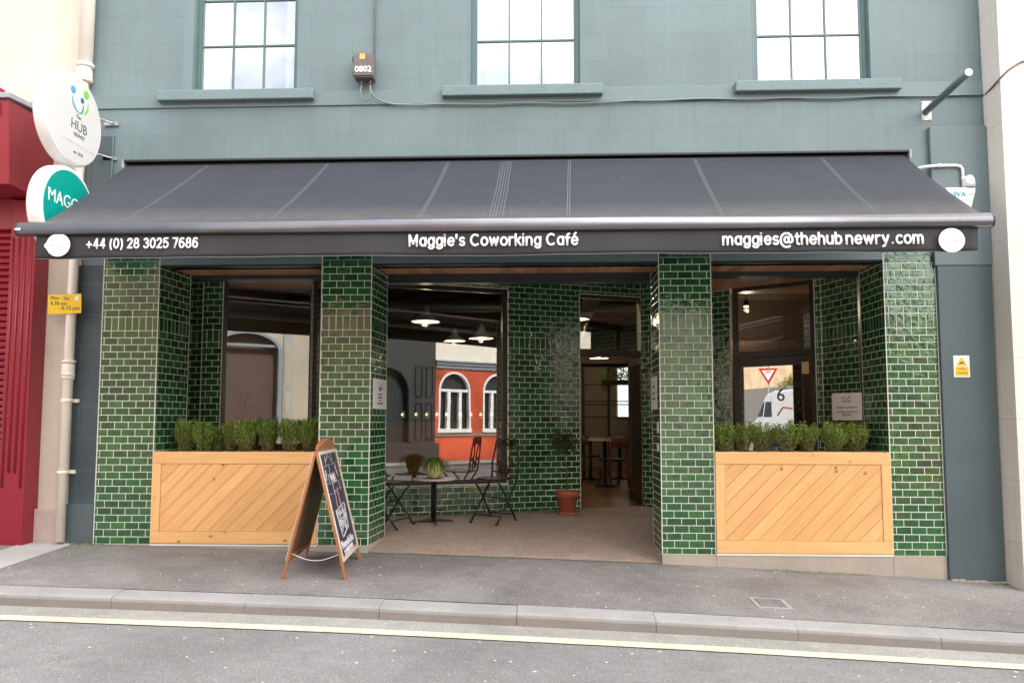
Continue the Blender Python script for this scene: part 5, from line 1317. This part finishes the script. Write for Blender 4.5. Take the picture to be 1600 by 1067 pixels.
# serving counter with little lights
ct_ = empty('serving_counter', (-2.5, 5, FL), 'long brown timber serving counter inside the cafe', 'counter')
b = MB(); b.box(-4.3, -.2, 4.8, 5.5, FL, 1.34); b.build('counter_front', 'dark_wood', ct_); b = MB(); b.box(-4.35, -.15, 4.74, 5.56, 1.34, 1.38); b.build('counter_top', 'charcoal', ct_, .004)
for k in range(2):
    e = empty('cupboard', (-3.65+k*1.5, 8.8, FL), ('left', 'right')[k]+' one of two tall brown cupboards behind the serving counter', 'cupboard', 'cupboards behind the counter')
    b = MB(); b.box(-4.1+k*1.5, -3.2+k*1.5, 8.6, 9.0, FL, 2.6); b.build('carcass', 'brownpanel', e, .005); b = MB(); b.box(-4.08+k*1.5, -3.66+k*1.5, 8.58, 8.598, .2, 2.58); b.box(-3.64+k*1.5, -3.22+k*1.5, 8.58, 8.598, .2, 2.58); b.split('door', 'brownpanel', e, .003)
random.seed(21)
for k in range(9):
    px = 632+k*17+random.uniform(-4, 4); P = at(px, 646, Y=5.1); 
    jr = empty('jar_light', (P.x, 5.1, 1.381), f'small glowing jar light on the serving counter, {["first","second","third","fourth","fifth","sixth","seventh","eighth","ninth"][k]} from the left', 'lamp', 'jar lights on the counter')
    b = MB(); b.lathe([(.04, 0), (.045, .06), (.03, .10), (.03, .12)], (P.x, 5.1, 1.381), 12); b.build('jar', 'jar', jr); b = MB(); b.lathe([(.004, 0), (.014, .012), (.004, .03)], (P.x, 5.05, 1.44), 8); b.build('bulb', 'bulb_small', jr)
# dining tables and chairs
def dtable(x, y, r, label, z=.86):
    e = empty('dining_table', (x, y, FL), label, 'table', 'dining tables inside the cafe')
    b = MB(); b.lathe([(r-.01, -.03), (r, -.02), (r, -.004), (r-.01, 0)], (x, y, z), 28); b.build('table_top', 'marble', e); b = MB(); b.lathe([(.22, .0), (.2, .02), (.035, .04), (.035, z-FL-.03)], (x, y, FL+.006), 14); b.build('pedestal', 'black', e)
for (px, py, Y, r, lab) in ((1000, 676, 7.4, .36, 'round white topped dining table at the right of the doorway'), (922, 664, 8.2, .42, 'round dining table just inside the doorway on the left'), (968, 661, 8.4, .40, 'round dining table at the back right below the plant trough'), (945, 672, 6.4, .34, 'small round dining table in the middle of the room')):
    P = at(px, py, Y=Y); dtable(P.x, Y, r, lab, max(.84, min(1.0, P.z)))
def make_dchair():
    root = bpy.data.objects.new('dining_chair', None); root.empty_display_size = .1; col.objects.link(root)
    b = MB(); b.prism([(-.2, -.2), (.2, -.2), (.18, .2), (-.18, .2)], .48, .52, 'z'); b.build('seat', 'charcoal2', root, .01)
    for sx in (-1, 1):
        b = MB(); b.tube([(sx*.19, -.19, .48), (sx*.21, -.24, 0)], [.019, .014], 8); b.build('leg', 'chair_wood', root)
        b = MB(); b.tube([(sx*.17, .28, 0), (sx*.17, .19, .48), (sx*.17, .22, .70), (sx*.18, .28, .92)], [.014, .02, .018, .014], 8); b.build('leg', 'chair_wood', root)
    b = MB(); n = 8
    for k in range(n):
        x0, x1 = -.185+.37*k/n, -.185+.37*(k+1)/n; f_ = lambda x: .27+.03*(1-(x/.185)**2)
        b.face([(x0, f_(x0), .74), (x1, f_(x1), .74), (x1, f_(x1)+.02, .93), (x0, f_(x0)+.02, .93)], smooth=True)
    o = b.build('backrest', 'chair_wood', root); m_ = o.modifiers.new('t', 'SOLIDIFY'); m_.thickness = .018
    b = MB(); b.tube([(-.16, -.17, .25), (-.16, .20, .25)], .009, 6); b.tube([(.16, -.17, .25), (.16, .20, .25)], .009, 6); b.build('stretcher', 'chair_wood', root)
    return root
dc = make_dchair()
for i, (px, py, rz, lab) in enumerate(((960, 762, 200, 'brown wooden dining chair nearest the doorway threshold on the right'), (918, 752, 150, 'brown wooden dining chair just left of centre inside the doorway'), (990, 735, 90, 'brown wooden dining chair tucked at the far right table'), (945, 722, 20, 'brown wooden dining chair farther back in the middle of the room'), (925, 705, 210, 'brown wooden dining chair at the back left by the steel screen'), (985, 708, 330, 'brown wooden dining chair at the back right below the plants'), (935, 735, 280, 'brown wooden dining chair turned sideways in the middle of the room'), (1000, 720, 160, 'brown wooden dining chair behind the open door leaf'), (957, 700, 120, 'brown wooden dining chair with its back to the steel screen'))):
    o = dc if i == 0 else copy_tree(dc); P = at(px, py, Z=FL); o.location = (P.x, P.y+.2, FL+.006); o.rotation_euler = (0, 0, math.radians(rz)); tag(o, lab, 'chair', 'wooden dining chairs inside the cafe')
# steel screen with trough of plants
scn = empty('steel_screen', (1, 9, FL), 'black steel grid screen carrying a plant trough inside the cafe', 'screen')
b = MB(); sx0, sx1 = at(908, 600, Y=9.0).x, at(1004, 600, Y=9.0).x; zt = at(950, 570, Y=9).z
for z in (zt, zt-.02): b.box(sx0, sx1, 8.98, 9.02, z-.03, z+.03)
for px in (911, 951, 990): x = at(px, 600, Y=9).x; b.box(x-.03, x+.03, 8.98, 9.02, FL, zt)
for py in (601, 627, 632, 652): z = at(950, py, Y=9).z; b.box(sx0, sx1, 8.985, 9.015, z-.012, z+.012)
b.build('frame', 'black', scn)
tr0, tr1 = at(940, 590, Y=8.9).x, at(998, 590, Y=8.9).x; tz0 = at(950, 601, Y=8.9).z
b = MB(); b.box(tr0, tr1, 8.8, 8.97, tz0, tz0+.10); b.build('trough', 'black', scn)
tp = MB(); random.seed(8)
def fn():
    x = random.uniform(tr0-.05, tr1+.05); k = math.sin((x-tr0)*5)*.5+.5; z = tz0+.08+random.uniform(-.22 if x < tr0+.2 or x > tr1-.12 else 0, .12+.2*k); return (x, random.uniform(8.74, 9.0), z), (random.gauss(0, 1), -.5, .5)
leafball(tp, 900, fn, .05, .5, .2); tag(tp.build('trough_plants', 'leaf_grass'), 'leafy green plants spilling from the trough on the steel screen', 'plants', kind='stuff')
# dracaena seen in the left window and a low-backed seat
dcx = at(372, 640, Y=2.0); dr_ = empty('spiky_plant', (dcx.x, 2.2, FL), 'spiky leaved plant inside the left window', 'plant')
b = MB(); b.lathe([(.13, 0), (.17, .3), (.15, .3)], (dcx.x, 2.2, FL), 20); b.build('pot', 'charcoal', dr_); b = MB(); b.tube([(dcx.x, 2.2, FL+.25), (dcx.x, 2.2, 1.5)], .02, 8); b.build('trunk', 'bark', dr_)
b = MB()
for k in range(46):
    a = random.uniform(0, 2*PI); el = random.uniform(-.2, 1.4); L = random.uniform(.3, .5); P0 = Vector((dcx.x, 2.2, 1.48)); d_ = Vector((math.cos(a)*math.cos(el), math.sin(a)*math.cos(el)*.6, math.sin(el))); s_ = d_.cross(Vector((0, 0, 1))).normalized()*.014; P1 = P0+d_*L*.6; P2 = P0+d_*L-Vector((0, 0, .08)); b.face([P0-s_, P0+s_, P1+s_, P1-s_]); b.face([P1-s_, P1+s_, P2])
b.build('foliage', 'leaf_dark', dr_)

# ------------------------------------------------------------------ the other side of the street
def far_build(name, x0, x1, z1, mat, label, holes=(), depth=6, y=FFAC):
    e = empty(name, ((x0+x1)/2, y-depth/2, 0), label, 'building'); b = MB()
    for (a, c, d, e_) in rect_minus((x0, x1, -1, z1), holes): b.box(a, c, y-.3, y, d, e_)
    b.box(x0, x1, y-depth, y-.35, -1, z1-.01); b.build('wall', mat, e); return e
def arch_ring(b, cx, zb, zs, r, wd, y0, y1, rz=None):
    rz = rz or r; n = 20; o = [(cx-r, zb)]+[(cx-r*math.cos(PI*k/n), zs+rz*math.sin(PI*k/n)) for k in range(n+1)]+[(cx+r, zb)]
    i_ = [(cx-(r-wd), zb)]+[(cx-(r-wd)*math.cos(PI*k/n), zs+(rz-wd)*math.sin(PI*k/n)) for k in range(n+1)]+[(cx+(r-wd), zb)]
    for k in range(len(o)-1):
        b.prism([o[k], o[k+1], i_[k+1], i_[k]], y0, y1, 'y')
def spandrel(b, cx, zs, r, ztop, y0, y1, rz=None):
    rz = rz or r; n = 20
    for k in range(n):
        a0, a1 = PI*k/n, PI*(k+1)/n; p0, p1 = (cx-r*math.cos(a0), zs+rz*math.sin(a0)), (cx-r*math.cos(a1), zs+rz*math.sin(a1))
        b.prism([p0, p1, (p1[0], ztop), (p0[0], ztop)], y0, y1, 'y')
OC = [(9.78, .73), (11.82, .72), (13.6, .5)]
ob = far_build('orange_building', 8.92, 14.3, 3.25, 'orange', 'orange shop across the street with arched white windows, mirrored in the glass', [(c-r, c+r, .92, 3.14) for c, r in OC])
for c, r in OC:
    b = MB(); spandrel(b, c, 3.14-r, r, 3.14, FFAC-.3, FFAC-.001); b.build('wall', 'orange', ob)
    b = MB(); arch_ring(b, c, .95, 3.14-r, r, .08, FFAC-.12, FFAC+.03); 
    for x in (c-r*.36, c+r*.36): b.box(x-.07, x+.07, FFAC-.12, FFAC+.0, 1.0, 2.45)
    b.box(c-r, c+r, FFAC-.12, FFAC+.01, 2.40, 2.50); b.box(c-r-.04, c+r+.04, FFAC-.12, FFAC+.05, .92, 1.06); wo = b.build('window', 'white', ob)
    b = MB(); b.box(c-r, c+r, FFAC-.2, FFAC-.195, .95, 3.1); b.build('pane', 'charcoal', wo)
b = MB(); b.box(8.92, 14.3, FFAC, FFAC+.04, .78, .88); b.build('sill_band', 'stone', ob)
b = MB(); b.box(8.92, 14.3, FFAC-6, FFAC+.06, 3.25, 3.34); b.box(8.92, 14.3, FFAC-6, FFAC+.10, 3.38, 3.44); b.box(8.92, 14.3, FFAC-6, FFAC+.04, 3.34, 3.38); b.box(8.92, 14.3, FFAC-6, FFAC+.13, 3.48, 3.54); b.box(8.92, 14.3, FFAC-6, FFAC+.05, 3.44, 3.48); b.build('cornice', 'bluegrey', ob)
b = MB(); b.box(8.92, 14.3, FFAC-6, FFAC, 3.54, 4.4); b.build('parapet', 'whitepaint', ob)
gb2 = far_build('grey_building', 5.2, 8.9, 7.0, 'darkgrey', 'dark grey shopfront across the street with panelled pilaster', [(5.9, 7.9, .6, 3.3)])
b = MB(); spandrel(b, 6.9, 2.3, 1.0, 3.3, FFAC-.3, FFAC-.001); b.build('wall', 'darkgrey', gb2)
b = MB(); arch_ring(b, 6.9, .6, 2.3, 1.0, .14, FFAC-.1, FFAC+.05); wo = b.build('arched_window', 'darkgrey', gb2); b = MB(); b.box(5.9, 7.9, FFAC-.25, FFAC-.24, .6, 3.3); b.build('pane', 'charcoal', wo)
for x0 in (8.05, 8.5):
    b = MB()
    for z0, z1 in ((.7, 2.0), (2.2, 3.3)): b.box(x0, x0+.3, FFAC, FFAC+.04, z0, z0+.04); b.box(x0, x0+.3, FFAC, FFAC+.04, z1-.04, z1); b.box(x0, x0+.04, FFAC, FFAC+.04, z0+.04, z1-.04); b.box(x0+.26, x0+.3, FFAC, FFAC+.04, z0+.04, z1-.04)
    b.build('pilaster_panel', 'charcoal', gb2)
b = MB(); b.box(5.2, 8.9, FFAC, FFAC+.3, -1, .55); b.build('plinth', 'darkgrey', gb2)
mid = far_build('brick_building', -16.2, -2.62, 7.6, 'brick', 'brown brick terrace across the street with a slate roof', [(-15+k*2.6, -13.9+k*2.6, 1.0, 2.9) for k in range(5)]+[(-15+k*2.6, -13.9+k*2.6, 5.0, 6.8) for k in range(5)])
for k in range(5):
    for z0, z1 in ((1.0, 2.9), (5.0, 6.8)):
        b = MB(); x0 = -15+k*2.6; b.box(x0, x0+1.1, FFAC-.2, FFAC-.15, z0, z0+.06); b.box(x0, x0+1.1, FFAC-.2, FFAC-.15, z1-.06, z1); b.box(x0, x0+.06, FFAC-.2, FFAC-.15, z0, z1); b.box(x0+1.04, x0+1.1, FFAC-.2, FFAC-.15, z0, z1); b.box(x0+.5, x0+.56, FFAC-.2, FFAC-.15, z0, z1)
        wo = b.build('window', 'white', mid); b = MB(); b.box(x0, x0+1.1, FFAC-.24, FFAC-.23, z0, z1); b.build('pane', 'charcoal', wo)
b = MB(); b.prism([(FFAC+.2, 7.55), (FFAC-3, 9.6), (FFAC-6, 7.55)], -16.2, -2.62, 'x'); b.build('roof', 'stone', mid)
lf2 = far_build('cream_shop', -2.6, 5.18, 8.0, 'cream_far', 'cream shop directly across the street with a broad blue grey arched window', [(-.96, 1.08, .5, 4.1)])
b = MB(); spandrel(b, .06, 3.45, 1.02, 4.1, FFAC-.3, FFAC-.001, .65); b.build('wall', 'cream_far', lf2)
b = MB(); arch_ring(b, .06, .5, 3.45, 1.02, .10, FFAC-.1, FFAC+.06, .65); b.box(-.92, 1.04, FFAC-.1, FFAC, 3.60, 3.68); wo = b.build('arched_window', 'bluegrey', lf2); b = MB(); b.box(-.96, 1.08, FFAC-.25, FFAC-.24, .5, 4.1); b.build('pane', 'brownpanel', wo)
b = MB(); b.box(1.14, 1.44, FFAC, FFAC+.05, -.5, 4.2); pb = b.build('pilaster', 'lead', lf2)
b = MB()
for z0, z1 in ((.8, 2.2), (2.4, 3.7)): b.box(1.2, 1.38, FFAC+.05, FFAC+.07, z0, z1)
b.build('pilaster_panel', 'cream_far', pb); b = MB(); b.box(1.1, 5.18, FFAC, FFAC+.10, 4.2, 4.8); b.build('fascia', 'bluegrey', lf2)
b = MB(); b.prism([(FFAC+.2, 7.95), (FFAC-3, 10.0), (FFAC-6, 7.95)], -2.6, 5.18, 'x'); b.build('roof', 'stone', lf2)
far_build('dark_building', 14.35, 15.9, 8.0, 'darkgrey', 'narrow dark building squeezed beside the orange shop')
far_build('cream_house', 15.95, 28, 7.5, 'cream', 'tall cream house standing back behind the added dark block', y=FFAC-2.1)
far_build('shade_block', 15.95, 28, 4.3, 'darkgrey', 'low dark block added as the shaded front before the tall cream house', depth=2)  # made-up block; its dark colour stands in for shade in the reflections
far_build('light_blocker_right', 40, 50, 9, 'brick', 'brick light blocker added out of view at the right street end', depth=30, y=12)  # added out of view to block low skylight from the right
far_build('pale_terrace', 16.05, 38, 9, 'cream_far', 'long pale terrace continuing the street on the right of the cafe', depth=9, y=9)
far_build('light_blocker_left', -60, -52, 9, 'stone', 'stone light blocker added out of view at the left street end', depth=40, y=14)  # unseen blocker added against skylight coming along the street from the left
gw = empty('stone_garden_wall', (-18, FFAC, 0), 'grey rubble garden wall across the street', 'wall'); b = MB(); b.box(-45, -16.3, FFAC-.4, FFAC, -1, 3.1); b.build('wall', 'stone', gw, .02)
far_build('tan_building', -50, -16.3, 9, 'tan', 'sunlit tan building standing behind the garden wall', y=FFAC-3)
hb = MB(); random.seed(31)
def fn():
    x = random.uniform(-26.0, -22.0); k = (x+26.0)/4.0; return (x, FFAC-random.uniform(.4, 1.2), 2.95+random.random()*(.3+1.5*k)), (random.gauss(0, 1), random.gauss(0, 1), .5)
leafball(hb, 2600, fn, .11, .5, .2); bh = empty('garden_bush', (-23.5, FFAC-.8, 0), 'yellow green bush leaning over the garden wall across the street', 'bush'); hb.build('foliage', 'leaf_far', bh); b = MB(); b.tube([(-23.5, FFAC-.8, -.5), (-23.5, FFAC-.8, 3.4)], .06, 8); b.build('trunk', 'bark', bh)
# white van parked across the street
VD = -10.0; vx0, vx1, vy0, vy1 = -11.6, -6.3, -11.25, -9.3; vz = zroad(-19, -10)+.1
vn = empty('white_van', (-19, -10.3, vz), 'white panel van parked across the street, mirrored in the right door', 'van')
prof = [(-11.62, .35), (-11.66, .75), (-11.5, 1.0), (-10.9, 1.22), (-10.25, 2.02), (-9.9, 2.28), (-9.2, 2.40), (-6.5, 2.42), (-6.32, 2.30), (-6.28, .40)]
b = MB(); b.T = Matrix.Translation((VD, 0, 0)); b.prism([(x, z+vz) for x, z in prof], vy0, vy1, 'y'); bo = b.build('body', 'vanwhite', vn, .09, 4)
b = MB(); b.T = Matrix.Translation((VD, 0, 0)); b.prism([(x, z+vz) for x, z in ((-10.75, 1.28), (-10.22, 1.92), (-10.05, 1.98), (-10.30, 1.30))], vy1-.005, vy1+.012, 'y'); b.prism([(x, z+vz) for x, z in ((-10.20, 1.28), (-9.96, 1.95), (-9.45, 1.95), (-9.45, 1.28))], vy1-.005, vy1+.012, 'y'); b.build('side_window', 'charcoal', vn, .01)
b = MB(); b.T = Matrix.Translation((VD, 0, 0)); b.face([(-10.95, vy0+.15, 1.24+vz), (-10.95, vy1-.15, 1.24+vz), (-10.33, vy1-.2, 1.99+vz), (-10.33, vy0+.2, 1.99+vz)]); o = b.build('windscreen', 'charcoal', vn); m_ = o.modifiers.new('t', 'SOLIDIFY'); m_.thickness = .03
for x in (-10.75, -7.2):
    for y in (vy0+.1, vy1-.1):
        b = MB(); b.T = Matrix.Translation((x+VD, y, vz+.34)) @ Matrix.Rotation(PI/2, 4, 'X'); b.lathe([(.2, -.11), (.32, -.11), (.34, -.08), (.34, .08), (.32, .11), (.2, .11)], n=26); wo = b.build('wheel', 'tyre', vn)
        b = MB(); b.T = Matrix.Translation((x+VD, y, vz+.34)) @ Matrix.Rotation(PI/2, 4, 'X'); b.lathe([(.2, -.118), (.21, .118)], n=20); b.build('rim', 'steel', wo)
b = MB(); b.T = Matrix.Translation((VD, 0, 0)); b.box(-9.42, -9.41, vy1, vy1+.006, vz+.5, vz+2.2); b.box(-11.3, -6.35, vy1, vy1+.012, vz+.62, vz+.72); b.build('trim_line', 'lead', vn)
b = MB(); b.T = Matrix.Translation((VD, 0, 0)); b.tube([(-8.9, vy1+.004, vz+1.35), (-8.4, vy1+.004, vz+1.7), (-7.6, vy1+.004, vz+1.62)], .035, 8); b.build('painted_stripe', 'terracotta', vn)
b = MB(); b.T = Matrix.Translation((VD, 0, 0)); b.box(-11.55, -11.35, vy1-.35, vy1-.01, vz+.78, vz+.95); b.build('headlight', 'steel', vn)
# yield sign
yx, yy = -24.3, -11.6; yz = zkf(yx)
ys = empty('yield_sign', (yx, yy, yz), 'red and white triangular yield sign on a grey pole across the street', 'sign')
b = MB(); b.tube([(yx, yy, yz), (yx, yy, 4.15)], .038, 12); b.build('pole', 'lead', ys)
fd = Vector((.81, .58, 0)); rdv = Vector((-.58, .81, 0))
def tri(b, s, off):
    c = Vector((yx, yy, 3.70))+fd*off; P = [c+rdv*(-.5*s)+Vector((0, 0, .29*s)), c+rdv*(.5*s)+Vector((0, 0, .29*s)), c-Vector((0, 0, .58*s))]
    Q = [p-fd*.012 for p in P]; b.face(P); b.face(Q[::-1])
    for k in range(3): j = (k+1) % 3; b.face([P[j], P[k], Q[k], Q[j]])
b = MB(); tri(b, .94, .06); b.build('border', 'redsign', ys); b = MB(); tri(b, .60, .075); b.build('panel', 'white', ys)
text('lettering', 'YIELD', 'ink', ys, Vector((yx, yy, 3.75))+fd*.078, rdv, (0, 0, 1), width=.30, align='CENTER', bold=.02, lift=.003)
